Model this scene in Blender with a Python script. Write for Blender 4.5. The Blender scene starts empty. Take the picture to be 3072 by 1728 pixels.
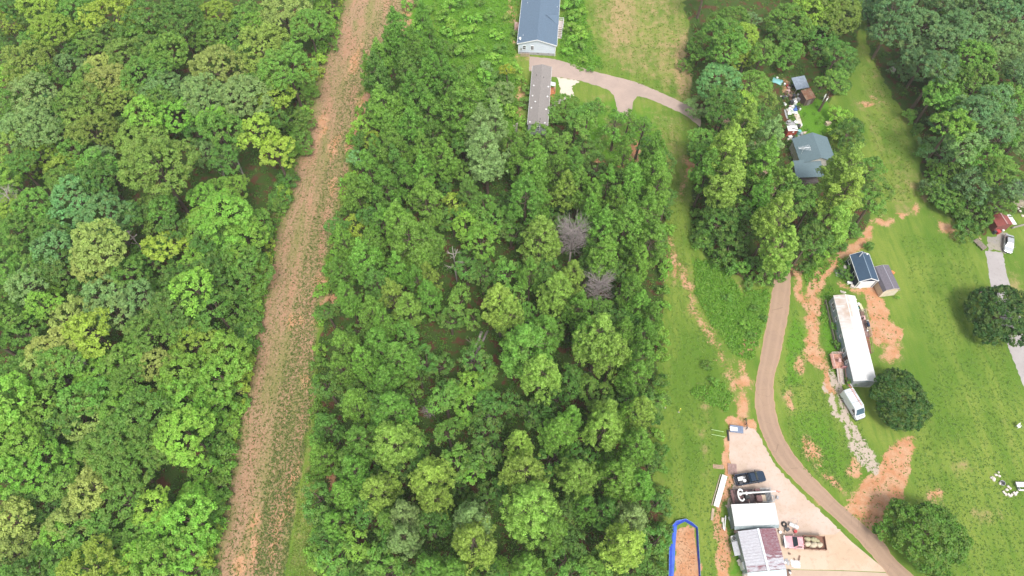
import bpy, bmesh, math, random
import numpy as np
from mathutils import Vector, Matrix
R = math.radians
random.seed(7); RNG = np.random.default_rng(7)
S = bpy.context.scene; COL = S.collection

# ------------------------------------------------------------ camera, sky, sun, exposure
CAM_H = 120.0; TILT = 30.0
cd = bpy.data.cameras.new('camera'); cam = bpy.data.objects.new('camera', cd); COL.objects.link(cam)
cd.lens = 24; cd.sensor_width = 36; cd.clip_start = 1; cd.clip_end = 9000
cam.location = (0, 0, CAM_H); cam.rotation_euler = (R(TILT), 0, 0); S.camera = cam
W = bpy.data.worlds.new('World'); S.world = W; W.use_nodes = True
nt = W.node_tree; nt.nodes.clear()
sky = nt.nodes.new('ShaderNodeTexSky'); sky.sky_type = 'NISHITA'; sky.sun_disc = False
SUN_EL, SUN_AZ = 60, 160
sky.sun_elevation = R(SUN_EL); sky.sun_rotation = R(SUN_AZ); sky.dust_density = 3.0; sky.air_density = 1.0
hs = nt.nodes.new('ShaderNodeHueSaturation'); hs.inputs['Saturation'].default_value = 0.3
bg = nt.nodes.new('ShaderNodeBackground'); bg.inputs['Strength'].default_value = 0.15
wo = nt.nodes.new('ShaderNodeOutputWorld')
nt.links.new(sky.outputs[0], hs.inputs['Color']); nt.links.new(hs.outputs[0], bg.inputs[0]); nt.links.new(bg.outputs[0], wo.inputs[0])
sd = bpy.data.lights.new('sun', 'SUN'); sun = bpy.data.objects.new('sun', sd); COL.objects.link(sun)
sd.energy = 1.5; sd.angle = R(16); sd.color = (1.0, 0.96, 0.9)
dv = Vector((math.sin(R(SUN_AZ))*math.cos(R(SUN_EL)), math.cos(R(SUN_AZ))*math.cos(R(SUN_EL)), math.sin(R(SUN_EL))))
sun.rotation_euler = dv.to_track_quat('Z', 'Y').to_euler(); sun.location = (40, 60, 200)
vs = S.view_settings; vs.view_transform = 'Standard'; vs.look = 'None'; vs.exposure = 0.92; vs.gamma = 1; vs.use_curve_mapping = False
S.render.engine = 'CYCLES'; S.cycles.max_bounces = 5; S.cycles.diffuse_bounces = 3; S.cycles.transparent_max_bounces = 4

# ------------------------------------------------------------ from a photo position to a place on the ground plane (height z)
FPX = 2048.0; ca, sa = math.cos(R(TILT)), math.sin(R(TILT))
def G(px, py, z=0.0):
    x = (px-1536)/FPX; y = -(py-864)/FPX
    wy = y*ca+sa; wz = y*sa-ca; t = (CAM_H-z)/-wz
    return Vector((x*t, wy*t, z))
def PX(x, y, z=0.0):
    dz = z-CAM_H; cy = y*ca+dz*sa; cz = -y*sa+dz*ca
    return 1536+FPX*x/(-cz), 864-FPX*cy/(-cz)
def ppm(px, py, z=0.0):
    p = G(px, py, z); return FPX/(p.y*sa-(z-CAM_H)*ca)
ZO = {'A':(0,0,.3975),'B':(0,576,.3975),'C':(0,1152,.3975),'D':(1000,200,.3975),'E':(1000,700,.3975),'F':(900,1152,.4363),
      'H':(2000,0,.41615),'I':(2000,560,.41615),'J':(2000,1125,.41615),'K':(1400,0,.27195),
      'a':(2160,1260,1/9.908),'b':(2120,1400,1/9.171),'c':(2150,1540,1/7.156),'d':(2460,860,1/8.573),'e':(2480,1010,1/5.467),
      'f':(2490,730,1/8.522),'g':(2320,210,1/4.14),'h':(2900,590,1/4.994),'i':(1540,0,1/7.243),'j':(1560,180,1/6.588),
      'k':(2940,1240,1/5.174),'l':(1980,1540,1/7.707),'m':(1960,1180,1/8.05)}
def zs(k, x, y): o = ZO[k]; return o[0]+x*o[2], o[1]+y*o[2]
def ZG(k, x, y, z=0.0): return G(*zs(k, x, y), z)

# ------------------------------------------------------------ materials
MATS = {}
def nodes_of(name):
    m = bpy.data.materials.new(name); m.use_nodes = True; n = m.node_tree; n.nodes.clear()
    return m, n, n.nodes.new, n.links.new
def math_node(new, link, op, a, b=None, clamp=False):
    nd = new('ShaderNodeMath'); nd.operation = op; nd.use_clamp = clamp
    for i, v in enumerate((a, b)):
        if v is None: continue
        if isinstance(v, (int, float)): nd.inputs[i].default_value = v
        else: link(v, nd.inputs[i])
    return nd.outputs[0]
def mixc(new, link, f, a, b):
    nd = new('ShaderNodeMix'); nd.data_type = 'RGBA'; nd.clamp_factor = True
    if isinstance(f, (int, float)): nd.inputs[0].default_value = f
    else: link(f, nd.inputs[0])
    for i, v in ((6, a), (7, b)):
        if isinstance(v, tuple): nd.inputs[i].default_value = (*v[:3], 1)
        else: link(v, nd.inputs[i])
    return nd.outputs[2]
def noise(new, link, co, scale, detail=3, rough=.55, dist=0.0):
    nd = new('ShaderNodeTexNoise'); nd.inputs['Scale'].default_value = scale; nd.inputs['Detail'].default_value = detail
    nd.inputs['Roughness'].default_value = rough; nd.inputs['Distortion'].default_value = dist
    if co is not None: link(co, nd.inputs['Vector'])
    return nd.outputs['Fac']
def ramp(new, link, f, lo, hi):
    nd = new('ShaderNodeMapRange'); nd.interpolation_type = 'SMOOTHSTEP'
    nd.inputs['From Min'].default_value = lo; nd.inputs['From Max'].default_value = hi; link(f, nd.inputs['Value'])
    return nd.outputs[0]
def M(name, col, rough=.7, metal=0.0, var=.25, scale=2.0, dirt=None, dirtamt=0.0, bump=0.0, lines=None, spec=.5):
    """plain painted, wooden or metal surface: base colour, mottling, optional dirt blotches and fine relief"""
    if name in MATS: return MATS[name]
    m, n, new, link = nodes_of(name)
    o = new('ShaderNodeOutputMaterial'); b = new('ShaderNodeBsdfPrincipled'); link(b.outputs[0], o.inputs[0])
    tc = new('ShaderNodeTexCoord').outputs['Object']
    f = noise(new, link, tc, scale, 4); f2 = noise(new, link, tc, scale*7, 2)
    s = math_node(new, link, 'ADD', f, f2); s = ramp(new, link, s, .7, 1.3)
    c = mixc(new, link, s, tuple(v*(1-var) for v in col), tuple(min(.95, v*(1+var*.6)) for v in col))
    if dirt:
        d = noise(new, link, tc, scale*.6, 5, .65); d = ramp(new, link, d, .62-dirtamt*.35, .78-dirtamt*.3)
        c = mixc(new, link, d, c, dirt)
    if lines:
        sp = new('ShaderNodeSeparateXYZ'); link(tc, sp.inputs[0])
        w = math_node(new, link, 'FRACT', math_node(new, link, 'MULTIPLY', sp.outputs[lines[0]], lines[1]))
        w = math_node(new, link, 'LESS_THAN', w, lines[2]); c = mixc(new, link, math_node(new, link, 'MULTIPLY', w, .55), c, tuple(v*.45 for v in col))
    link(c, b.inputs['Base Color']); b.inputs['Roughness'].default_value = rough; b.inputs['Metallic'].default_value = metal
    b.inputs['Specular IOR Level'].default_value = spec
    if bump:
        bn = new('ShaderNodeBump'); bn.inputs['Strength'].default_value = bump; bn.inputs['Distance'].default_value = .03
        link(f2, bn.inputs['Height']); link(bn.outputs[0], b.inputs['Normal'])
    MATS[name] = m; return m
def leaf_mat(name, second, amt=.35, trans=.3):
    """leaves: the object's own colour, a tone that changes from twig to twig, light passing through"""
    m, n, new, link = nodes_of(name); o = new('ShaderNodeOutputMaterial')
    oi = new('ShaderNodeObjectInfo'); at = new('ShaderNodeVertexColor'); at.layer_name = 'tone'
    sp = new('ShaderNodeSeparateColor'); link(at.outputs[0], sp.inputs[0])
    k = math_node(new, link, 'MULTIPLY', sp.outputs[1], amt)
    sc = new('ShaderNodeMix'); sc.data_type = 'RGBA'; sc.blend_type = 'MULTIPLY'; sc.inputs[0].default_value = 1
    link(oi.outputs['Color'], sc.inputs[6])
    br = new('ShaderNodeCombineColor'); v = math_node(new, link, 'MULTIPLY_ADD', sp.outputs[0], .6)
    v.node.inputs[2].default_value = .7
    for i in range(3): link(v, br.inputs[i])
    link(br.outputs[0], sc.inputs[7]); c = mixc(new, link, k, sc.outputs[2], second)
    pr = new('ShaderNodeBsdfPrincipled'); link(c, pr.inputs['Base Color']); pr.inputs['Roughness'].default_value = .55
    pr.inputs['Specular IOR Level'].default_value = .35
    tr = new('ShaderNodeBsdfTranslucent'); hs = new('ShaderNodeHueSaturation'); hs.inputs['Value'].default_value = 1.5; hs.inputs['Saturation'].default_value = 1.1
    link(c, hs.inputs['Color']); link(hs.outputs[0], tr.inputs[0])
    mx = new('ShaderNodeMixShader'); mx.inputs[0].default_value = trans
    link(pr.outputs[0], mx.inputs[1]); link(tr.outputs[0], mx.inputs[2]); link(mx.outputs[0], o.inputs[0])
    MATS[name] = m; return m
LEAF = leaf_mat('broad_leaf', (.24, .27, .06), .4); NEEDLE = leaf_mat('pine_needle', (.16, .20, .045), .35, .25)
BARK = M('bark', (.12, .085, .06), .9, bump=.5); PALEBARK = M('pale_bark', (.33, .29, .26), .9); GREYWOOD = M('dead_wood', (.27, .22, .21), .9)

# ------------------------------------------------------------ mesh helpers
def tag(o, label=None, cat=None, group=None, kind=None):
    if label: o['label'] = label
    if cat: o['category'] = cat
    if group: o['group'] = group
    if kind: o['kind'] = kind
    return o
def fast_mesh(name, V, F, mat=None, tone=None, attrs=None, smooth=False):
    """V (n,3) array, F (m,k) array of equal-sized faces"""
    me = bpy.data.meshes.new(name); V = np.asarray(V, np.float32); F = np.asarray(F, np.int32); k = F.shape[1]
    me.vertices.add(len(V)); me.vertices.foreach_set('co', V.ravel())
    me.loops.add(F.size); me.loops.foreach_set('vertex_index', F.ravel())
    me.polygons.add(len(F)); me.polygons.foreach_set('loop_start', np.arange(0, F.size, k, dtype=np.int32))
    me.update(calc_edges=True)
    if tone is not None: attrs = {'tone': tone}
    for nme, dat in (attrs or {}).items():
        a = me.color_attributes.new(nme, 'FLOAT_COLOR', 'POINT'); a.data.foreach_set('color', np.asarray(dat, np.float32).ravel())
    if mat: me.materials.append(mat)
    if smooth: me.shade_smooth()
    return me
def link(name, me, parent=None, loc=None, rz=0):
    o = bpy.data.objects.new(name, me); COL.objects.link(o)
    if parent: o.parent = parent
    if loc is not None: o.location = loc
    o.rotation_euler = (0, 0, rz); return o
def empty(name, loc, rz=0, label=None, cat=None, group=None):
    o = bpy.data.objects.new(name, None); COL.objects.link(o); o.location = loc; o.rotation_euler = (0, 0, rz); o.empty_display_size = .3
    return tag(o, label, cat, group)
class B:
    def __init__(s): s.v = []; s.f = []
    def add(s, vs, fs):
        k = len(s.v); s.v += [tuple(v) for v in vs]; s.f += [tuple(i+k for i in f) for f in fs]; return s
    def box(s, c, d, rot=None, taper=(1, 1)):
        x, y, z = d[0]/2, d[1]/2, d[2]/2; tx, ty = taper
        P = [(-x,-y,-z),(x,-y,-z),(x,y,-z),(-x,y,-z),(-x*tx,-y*ty,z),(x*tx,-y*ty,z),(x*tx,y*ty,z),(-x*tx,y*ty,z)]
        m = Matrix.Identity(3)
        if rot is not None:
            m = rot if isinstance(rot, Matrix) else Matrix.Rotation(rot, 3, 'Z')
        return s.add([m@Vector(p)+Vector(c) for p in P], [(0,3,2,1),(4,5,6,7),(0,1,5,4),(1,2,6,5),(2,3,7,6),(3,0,4,7)])
    def beam(s, a, b, w, h=None):
        a, b = Vector(a), Vector(b); h = h or w; d = b-a; L = d.length
        q = d.to_track_quat('Y', 'Z').to_matrix(); return s.box((a+b)/2, (w, L, h), q)
    def tube(s, a, b, r, r2=None, n=8, cap=True):
        a, b = Vector(a), Vector(b); r2 = r if r2 is None else r2; q = (b-a).to_track_quat('Z', 'Y').to_matrix(); P = []
        for c, rr in ((a, r), (b, r2)):
            for i in range(n):
                t = 2*math.pi*i/n; P.append(c+q@Vector((math.cos(t)*rr, math.sin(t)*rr, 0)))
        F = [(i, (i+1) % n, n+(i+1) % n, n+i) for i in range(n)]
        if cap: F += [tuple(range(n-1, -1, -1)), tuple(range(n, 2*n))]
        return s.add(P, F)
    def prism(s, pts, z0, z1):
        n = len(pts); P = [(p[0], p[1], z0) for p in pts]+[(p[0], p[1], z1) for p in pts]
        return s.add(P, [tuple(range(n-1, -1, -1)), tuple(range(n, 2*n))]+[(i, (i+1) % n, n+(i+1) % n, n+i) for i in range(n)])
    def extx(s, prof, x0, x1):   # profile in y,z extruded along x
        n = len(prof); P = [(x0, p[0], p[1]) for p in prof]+[(x1, p[0], p[1]) for p in prof]
        return s.add(P, [tuple(range(n-1, -1, -1)), tuple(range(n, 2*n))]+[(i, (i+1) % n, n+(i+1) % n, n+i) for i in range(n)])
    def exty(s, prof, y0, y1):   # profile in x,z extruded along y
        n = len(prof); P = [(p[0], y0, p[1]) for p in prof]+[(p[0], y1, p[1]) for p in prof]
        return s.add(P, [tuple(range(n)), tuple(range(2*n-1, n-1, -1))]+[(i, n+i, n+(i+1) % n, (i+1) % n) for i in range(n)])
    def slab(s, q, t):           # four corners, thickness downwards
        q = [Vector(p) for p in q]; d = Vector((0, 0, -t))
        return s.add(q+[p+d for p in q], [(0,1,2,3),(7,6,5,4),(0,4,5,1),(1,5,6,2),(2,6,7,3),(3,7,4,0)])
    def loft(s, rings, cap=True):
        n = len(rings[0]); P = [p for r in rings for p in r]; F = []
        for k in range(len(rings)-1):
            for i in range(n): F.append((k*n+i, k*n+(i+1) % n, (k+1)*n+(i+1) % n, (k+1)*n+i))
        if cap: F += [tuple(range(n-1, -1, -1)), tuple(range((len(rings)-1)*n, len(rings)*n))]
        return s.add(P, F)
    def blob(s, c, rad, n=8, m=5, seed=0, jit=.12):
        rr = random.Random(seed); rings = []
        for k in range(m+1):
            ph = -math.pi/2+math.pi*k/m; rings.append([(c[0]+rad[0]*max(.05, math.cos(ph))*math.cos(2*math.pi*i/n)*(1+rr.uniform(-jit, jit)),
              c[1]+rad[1]*max(.05, math.cos(ph))*math.sin(2*math.pi*i/n)*(1+rr.uniform(-jit, jit)), c[2]+rad[2]*math.sin(ph)) for i in range(n)])
        return s.loft(rings)
    def build(s, name, mat, parent=None, bevel=0.0, smooth=False, loc=None, rz=0):
        me = bpy.data.meshes.new(name); me.from_pydata(s.v, [], s.f)
        bm = bmesh.new(); bm.from_mesh(me); bmesh.ops.recalc_face_normals(bm, faces=bm.faces)
        if bevel:
            bmesh.ops.remove_doubles(bm, verts=bm.verts, dist=1e-4)
            bmesh.ops.bevel(bm, geom=[e for e in bm.edges if e.calc_face_angle(0) > .5], offset=bevel, segments=2, affect='EDGES', clamp_overlap=True)
        bm.to_mesh(me); bm.free(); me.materials.append(mat)
        if smooth: me.shade_smooth()
        return link(name, me, parent, loc, rz)
def copy_tree(o, parent=None):
    c = o.copy(); COL.objects.link(c)
    if parent: c.parent = parent
    for ch in list(o.children): copy_tree(ch, c)
    return c
def frame(A, Bp):
    """middle of two points on the ground and the turn that puts local +Y along A->B"""
    d = Bp-A; mid = (A+Bp)/2; return Vector((mid.x, mid.y, 0)), math.atan2(d.y, d.x)-math.pi/2, math.hypot(d.x, d.y)
def loc_in(root, P):
    v = P-Vector(root.location); c, s_ = math.cos(-root.rotation_euler[2]), math.sin(-root.rotation_euler[2])
    return Vector((v.x*c-v.y*s_, v.x*s_+v.y*c, v.z))
# ------------------------------------------------------------ ground: one sheet to the horizon with painted cover weights
def axis(lo, hi, step, far):
    a = list(np.arange(lo, hi+step/2, step)); st = step; x = lo; L = []
    while x > -far: st *= 1.35; x -= st; L.append(x)
    st = step; x = a[-1]; H = []
    while x < far: st *= 1.35; x += st; H.append(x)
    return np.array(L[::-1]+a+H)
gx = axis(-142, 142, .62, 3500); gy = axis(8, 172, .62, 3500)
XX, YY = np.meshgrid(gx, gy); nx, ny = len(gx), len(gy)
X, Y = XX.ravel(), YY.ravel()
cz = Y*sa+CAM_H*ca; ok = cz > 20; czs = np.where(ok, cz, 20)
QX = 1536+FPX*X/czs; QY = 864-FPX*(Y*ca-CAM_H*sa)/czs
QX = np.where(ok, QX, -1e5); QY = np.where(ok, QY, 1e5)
def vnoise(x, y, sc, seed):
    rg = np.random.default_rng(seed).uniform(-1, 1, (256, 256)); u, v = x*sc, y*sc; i, j = np.floor(u).astype(int), np.floor(v).astype(int); fu, fv = u-i, v-j; fu = fu*fu*(3-2*fu); fv = fv*fv*(3-2*fv); g = lambda a, b: rg[a % 256, b % 256]
    return (g(i, j)*(1-fu)+g(i+1, j)*fu)*(1-fv)+(g(i, j+1)*(1-fu)+g(i+1, j+1)*fu)*fv
QX = QX+11*vnoise(X, Y, .28, 1)+9*vnoise(X, Y, .8, 2); QY = QY+9*vnoise(X, Y, .28, 3)+8*vnoise(X, Y, .8, 4)
def seg_dist(px, py, a, b):
    ax, ay = a; bx, by = b; dx, dy = bx-ax, by-ay; t = np.clip(((px-ax)*dx+(py-ay)*dy)/(dx*dx+dy*dy+1e-9), 0, 1)
    return np.hypot(px-ax-t*dx, py-ay-t*dy)
def poly_w(pts, soft=8):
    pts = [tuple(p) for p in pts]; xs = [p[0] for p in pts]; ys = [p[1] for p in pts]; out = np.zeros(len(QX))
    m = (QX > min(xs)-soft*2) & (QX < max(xs)+soft*2) & (QY > min(ys)-soft*2) & (QY < max(ys)+soft*2); px, py = QX[m], QY[m]
    ins = np.zeros(len(px), bool); d = np.full(len(px), 1e9)
    for i in range(len(pts)):
        a, b = pts[i], pts[(i+1) % len(pts)]; d = np.minimum(d, seg_dist(px, py, a, b))
        c = ((a[1] > py) != (b[1] > py)) & (px < (b[0]-a[0])*(py-a[1])/((b[1]-a[1]) or 1e-9)+a[0]); ins ^= c
    out[m] = np.clip(.5+np.where(ins, d, -d)/(2*soft), 0, 1); return out
def line_w(pts, w, soft=8):
    out = np.zeros(len(QX)); xs = [p[0] for p in pts]; ys = [p[1] for p in pts]; e = w+soft*2
    m = (QX > min(xs)-e) & (QX < max(xs)+e) & (QY > min(ys)-e) & (QY < max(ys)+e); px, py = QX[m], QY[m]; d = np.full(len(px), 1e9)
    for a, b in zip(pts, pts[1:]): d = np.minimum(d, seg_dist(px, py, a, b))
    out[m] = np.clip(.5+(w/2-d)/(2*soft), 0, 1); return out
def ell_w(cx, cy, rx, ry, rot=0, soft=.5):
    c, s_ = math.cos(R(rot)), math.sin(R(rot)); dx, dy = QX-cx, QY-cy
    r = np.hypot((dx*c+dy*s_)/rx, (-dx*s_+dy*c)/ry); return np.clip((1-r)/soft+.5, 0, 1)
def zp(k, *pts): return [zs(k, *p) for p in pts]
ch = {k: np.zeros(len(X)) for k in ('clay', 'mulch', 'straw', 'litter', 'lush', 'gravel', 'pale', 'dark')}
def put(k, w, amt=1.0): ch[k] = np.maximum(ch[k], w*amt)
STRIP_L = [(1110,-260),(1047,0),(954,250),(876,572),(835,704),(775,1050),(704,1383),(644,1728),(590,2050)]
STRIP_R = [(1330,-260),(1262,0),(1120,155),(1080,310),(1040,540),(1000,740),(965,880),(945,1050),(935,1250),(890,1500),(855,1728),(810,2050)]
put('mulch', poly_w(STRIP_L+STRIP_R[::-1], 9), .52)
mid = [((a[0]*.45+b[0]*.55), a[1]) for a, b in zip(STRIP_L, [(1310,-260),(1240,0),(1095,250),(1030,572),(1000,704),(925,1050),(890,1383),(855,1728),(810,2050)])]
put('mulch', poly_w(STRIP_L+[(x-30, y) for x, y in mid][::-1], 70), .9)
put('lush', line_w([(1100,290),(1060,480),(1045,620)], 25, 18), .5)
put('lush', poly_w([(1150,-200),(1330,-200),(1300,60),(1340,200),(1250,240),(1110,180),(1180,40)], 20), .9)
put('lush', line_w([(995,780),(940,900),(905,980),(880,1060)], 26, 9), 1); put('lush', line_w([(880,1060),(860,1200),(850,1300)], 22, 14), .5)
put('lush', line_w([(1185,-200),(1140,60),(1060,250)], 46, 30), .35)
for e in ((1008,440,15,42,12),(1090,320,18,55,25),(965,853,30,30,0),(1010,900,20,14,0),(920,1145,16,26,10),(870,965,12,30,20),(900,965,16,22,0),(985,1440,14,50,0),(885,1430,10,60,12),
          (870,1500,9,60,12),(840,1560,10,60,15),(765,1650,14,60,10),(760,1560,16,40,15),(830,1640,12,50,15),(1220,60,12,90,8),(1060,180,14,50,20),(970,380,14,40,12),(1000,560,12,30,12),(720,1700,14,60,10),(968,930,14,50,20)):
    put('clay', ell_w(e[0], e[1], e[2]*1.1, e[3]*1.3, e[4], 1.5), .7)
put('clay', line_w([(1105,280),(1085,330),(1060,400),(1048,450)], 22, 9), .85)
LEFTWOOD = [(-600,-260),(1110,-260),(1050,0),(945,250),(868,572),(828,704),(767,1050),(697,1383),(637,1728),(600,2050),(-600,2050)]
MIDWOOD = [(1120,155),(1180,60),(1290,90),(1330,130),(1420,260),(1500,350),(1570,400),(1640,370),(1740,300),(1830,330),(1930,350),(2000,460),(2005,600),(2010,760),(1985,950),(1965,1100),(1955,1250),(1960,1400),(1985,1560),(1960,1740),(1960,2050),(960,2050),(952,1500),(955,1250),(955,1050),(1000,740),(1045,540),(1085,310)]
RIGHTWOOD = [(2060,-200),(2580,-200),(2580,60),(2540,250),(2470,330),(2480,420),(2560,480),(2640,560),(2600,690),(2480,760),(2400,830),(2300,860),(2120,790),(2080,640),(2090,400),(2060,150)]
FARWOOD = [(2600,-260),(3500,-260),(3500,640),(3010,640),(2950,700),(2880,640),(2800,600),(2770,500),(2760,400),(2690,300),(2600,160)]
put('litter', poly_w(LEFTWOOD, 10)); put('litter', poly_w(MIDWOOD, 14)); put('litter', poly_w(RIGHTWOOD, 16)); put('litter', poly_w(FARWOOD, 12))
# fields
put('straw', poly_w([(1770,-200),(2080,-200),(2080,330),(2000,300),(1880,230),(1800,190),(1750,0)], 40), .5)
put('straw', poly_w([(1880,250),(2070,330),(2090,560),(2080,700),(2010,600),(1960,420)], 40), .42)
put('straw', ell_w(2055,190,40,130,5,.9), .75); put('straw', ell_w(1870,60,60,110,0,.9), .7)
put('straw', poly_w(zp('H',(1300,250),(1420,260),(1700,800),(1850,1200),(1800,1449),(1550,1449),(1500,1150),(1350,700)), 30), .36)
for e in ((2720,360,30,60,25),(2760,430,34,60,10),(2590,320,40,30,0),(2630,240,26,24,0),(2740,540,40,50,0),(2880,1400,50,30,0),(2800,1520,40,40,0),(2960,1540,60,30,0),(3040,860,40,60,0),(2700,620,40,40,0),(2130,1200,40,50,0),(2110,1330,12,60,5)):
    put('straw', ell_w(e[0], e[1], e[2]*1.3, e[3]*1.3, e[4], 1.6), .48)
put('straw', line_w([(2790,430),(2800,500),(2775,590)], 30, 14), .9)
put('lush', poly_w(zp('I',(200,520),(400,560),(560,800),(740,760),(700,1000),(620,1250),(480,1200),(330,1000),(200,760)), 16), .95)
put('lush', poly_w(zp('J',(180,100),(400,60),(480,160),(430,260),(200,160)), 12), .7)
put('lush', poly_w([(1290,-200),(1560,-200),(1550,230),(1560,420),(1420,420),(1300,160)], 26), .85)
put('lush', poly_w([(1690,-200),(1750,-200),(1760,60),(1800,200),(1740,220),(1680,170)], 14), .95)
put('lush', poly_w(zp('H',(960,740),(1150,700),(1200,940),(1100,1000),(980,980)), 10), .9)
put('lush', poly_w(zp('J',(850,260),(1150,180),(1330,620),(1300,820),(1100,780),(900,480)), 26), .6)
put('lush', poly_w(zp('I',(930,830),(1000,1150),(980,1449),(830,1449),(870,1100)), 16), .8)
put('lush', poly_w(zp('I',(1080,900),(1240,1000),(1260,1300),(1180,1330),(1120,1150)), 14), .8)
put('lush', poly_w(zp('K',(980,870),(1030,900),(1020,1080),(980,1100)), 6), .9); put('lush', poly_w(zp('K',(1870,1050),(2300,1250),(2300,1449),(1850,1449)), 24), .7)
put('lush', poly_w(zp('c',(250,450),(420,460),(520,900),(480,1345),(300,1345),(330,900)), 4), .9)
put('straw', poly_w(zp('K',(1250,900),(1600,1000),(1640,1250),(1500,1300),(1300,1200)), 18), .35)
put('pale', ell_w(2830,850,60,48,30,.3)*(1-ell_w(2830,850,48,37,30,.3)), .0)
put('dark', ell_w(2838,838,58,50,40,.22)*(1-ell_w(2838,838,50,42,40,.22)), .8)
put('lush', poly_w(zp('D',(1640,280),(2100,240),(2480,400),(2480,620),(2200,760),(1950,620)), 14), .75)
ch['litter'] *= 1-np.clip(ch['lush'], 0, 1)*.95
put('straw', poly_w(zp('D',(1950,300),(2250,400),(2300,700),(2000,650)), 16), .4)
# red clay
def P_(k, pts, soft, amt=1.0): put('clay', poly_w(zp(k, *pts), soft*2), amt); put('straw', poly_w(zp(k, *pts), soft*5), .6)
def L_(k, pts, w, soft, amt=1.0): put('clay', line_w(zp(k, *pts), w, soft*1.8), amt*.95); put('straw', line_w(zp(k, *pts), w*1.7, soft*3), .55)
P_('J', [(430,310),(560,330),(640,330),(650,400),(600,400),(455,410),(450,620),(495,720),(450,900),(400,960),(380,1060),(430,1250),(480,1700),(390,1700),(350,1250),(325,1060),(370,960),(420,780),(405,650),(410,500)], 4)
P_('J', [(1600,500),(1690,460),(1780,450),(1755,600),(1740,760),(1700,900),(1640,960),(1570,1000),(1540,1180),(1400,1040),(1270,960),(1330,890),(1400,780),(1480,700),(1530,620)], 8)
put('straw', poly_w([(935,1250),(960,1250),(965,1800),(850,1800),(890,1500)], 20), .45)
L_('I', [(1470,310),(1450,380),(1340,450),(1240,500)], 26, 9); L_('I', [(1200,560),(1120,640),(1075,740),(1060,850),(1040,1000),(1040,1150),(1080,1230)], 36, 8)
L_('I', [(1080,1200),(1130,1300),(1180,1449),(1200,1500)], 32, 9, .9); L_('I', [(940,560),(960,780),(990,830),(1020,920),(1000,1180)], 17, 8)
P_('I', [(950,780),(1010,770),(1030,900),(990,880)], 8); P_('I', [(1390,735),(1530,720),(1570,850),(1600,980),(1690,1050),(1700,1110),(1600,1130),(1510,1150),(1470,1000),(1450,850)], 7)
L_('I', [(1250,700),(1330,740),(1420,760)], 18, 7, .9)
for k, a in (('I',(1640,1190,70,70,0)),('I',(1800,155,45,35,0)),('I',(1700,205,45,22,0)),('I',(1570,265,50,30,0)),('I',(600,1130,60,90,30)),('I',(2030,290,90,40,50)),('I',(150,690,30,80,0)),
             ('J',(540,60,70,50,0)),('J',(560,230,40,100,0)),('J',(450,180,60,16,10)),('J',(880,190,30,70,5)),('J',(1060,540,120,50,55)),('J',(1200,780,110,30,45)),('J',(1340,720,60,30,40)),('J',(1940,860,50,40,0)),
             ('I',(70,560,25,120,0)),('I',(960,1270,40,60,0)),('H',(720,1330,18,100,10)),('H',(160,1200,30,60,0)),('H',(1440,740,60,30,0)),('J',(1100,870,30,50,0)),('J',(1360,640,30,30,0)),('J',(600,600,20,60,0))):
    x, y = zs(k, a[0], a[1]); q = ZO[k][2]; put('clay', ell_w(x, y, a[2]*q*1.1, a[3]*q*1.1, a[4], 1.3), .75); put('straw', ell_w(x, y, a[2]*q*1.6, a[3]*q*1.6, a[4], 1.3), .55)
L_('I', [(10,330),(80,520),(140,700),(200,880),(280,1060),(400,1250),(500,1420)], 22, 12, .75); L_('I', [(540,1250),(560,1449)], 30, 14, .8)
L_('I', [(700,640),(620,680),(480,640),(400,560)], 20, 16, .55); L_('H', [(130,1200),(110,1449)], 16, 12, .75); L_('H', [(60,250),(90,600)], 26, 20, .55)
L_('K', [(490,-100),(500,240)], 18, 8, .9); L_('K', [(590,900),(590,1320)], 14, 7, .85); L_('K', [(540,500),(560,640),(660,660)], 16, 10, .7); L_('K', [(1720,580),(1730,780)], 10, 12, .6); L_('K', [(1745,-50),(1740,250)], 8, 10, .55)
put('clay', ell_w(1890,470,26,50,20), .85); put('clay', ell_w(1800,480,30,12,0), .6); put('clay', ell_w(1400,420,12,10,0), .9); put('clay', ell_w(2000,800,14,60,5,.9), .5)
L_('g', [(150,200),(200,340)], 26, 8, .8); put('clay', poly_w([(2300,740),(2340,700),(2350,820),(2320,830)], 14), .7)
put('clay', poly_w(zp('l',(345,1700),(350,780),(385,420),(390,300),(580,230),(820,350),(835,500),(850,850),(880,1200),(900,1700)), 2), 1)
L_('h', [(150,520),(250,640),(320,760)], 10, 8, .7); put('clay', poly_w(zp('I',(700,-40),(760,-40),(770,60),(720,110)), 8), .9)
# gravel wheel tracks by the van, worn pale spots
put('gravel', line_w(zp('J',(1130,30),(1190,180),(1250,300),(1330,480),(1440,680)), 13, 5), .85)
put('gravel', line_w(zp('J',(1190,-20),(1280,180),(1340,380),(1410,520),(1490,680)), 27, 9), .8)
put('gravel', line_w(zp('J',(1210,200),(1300,420),(1400,620)), 26, 14), .45)
put('gravel', poly_w(zp('h',(180,560),(330,640),(330,800),(260,800)), 6), .5)
put('gravel', poly_w(zp('J',(320,1060),(400,970),(340,940),(410,720),(370,730)), 3), .0)
me = fast_mesh('ground', np.stack([X, Y, np.zeros(len(X))], 1), None if False else
    (lambda i: np.stack([i, i+1, i+nx+1, i+nx], 1))((np.arange(ny-1)[:, None]*nx+np.arange(nx-1)[None, :]).ravel()),
    attrs={'cover_a': np.stack([ch['clay'], ch['mulch'], ch['straw'], ch['litter']], 1), 'cover_b': np.stack([ch['lush'], ch['gravel'], ch['dark'], np.ones(len(X))], 1)})
ground = tag(link('ground', me), kind='structure')
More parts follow.
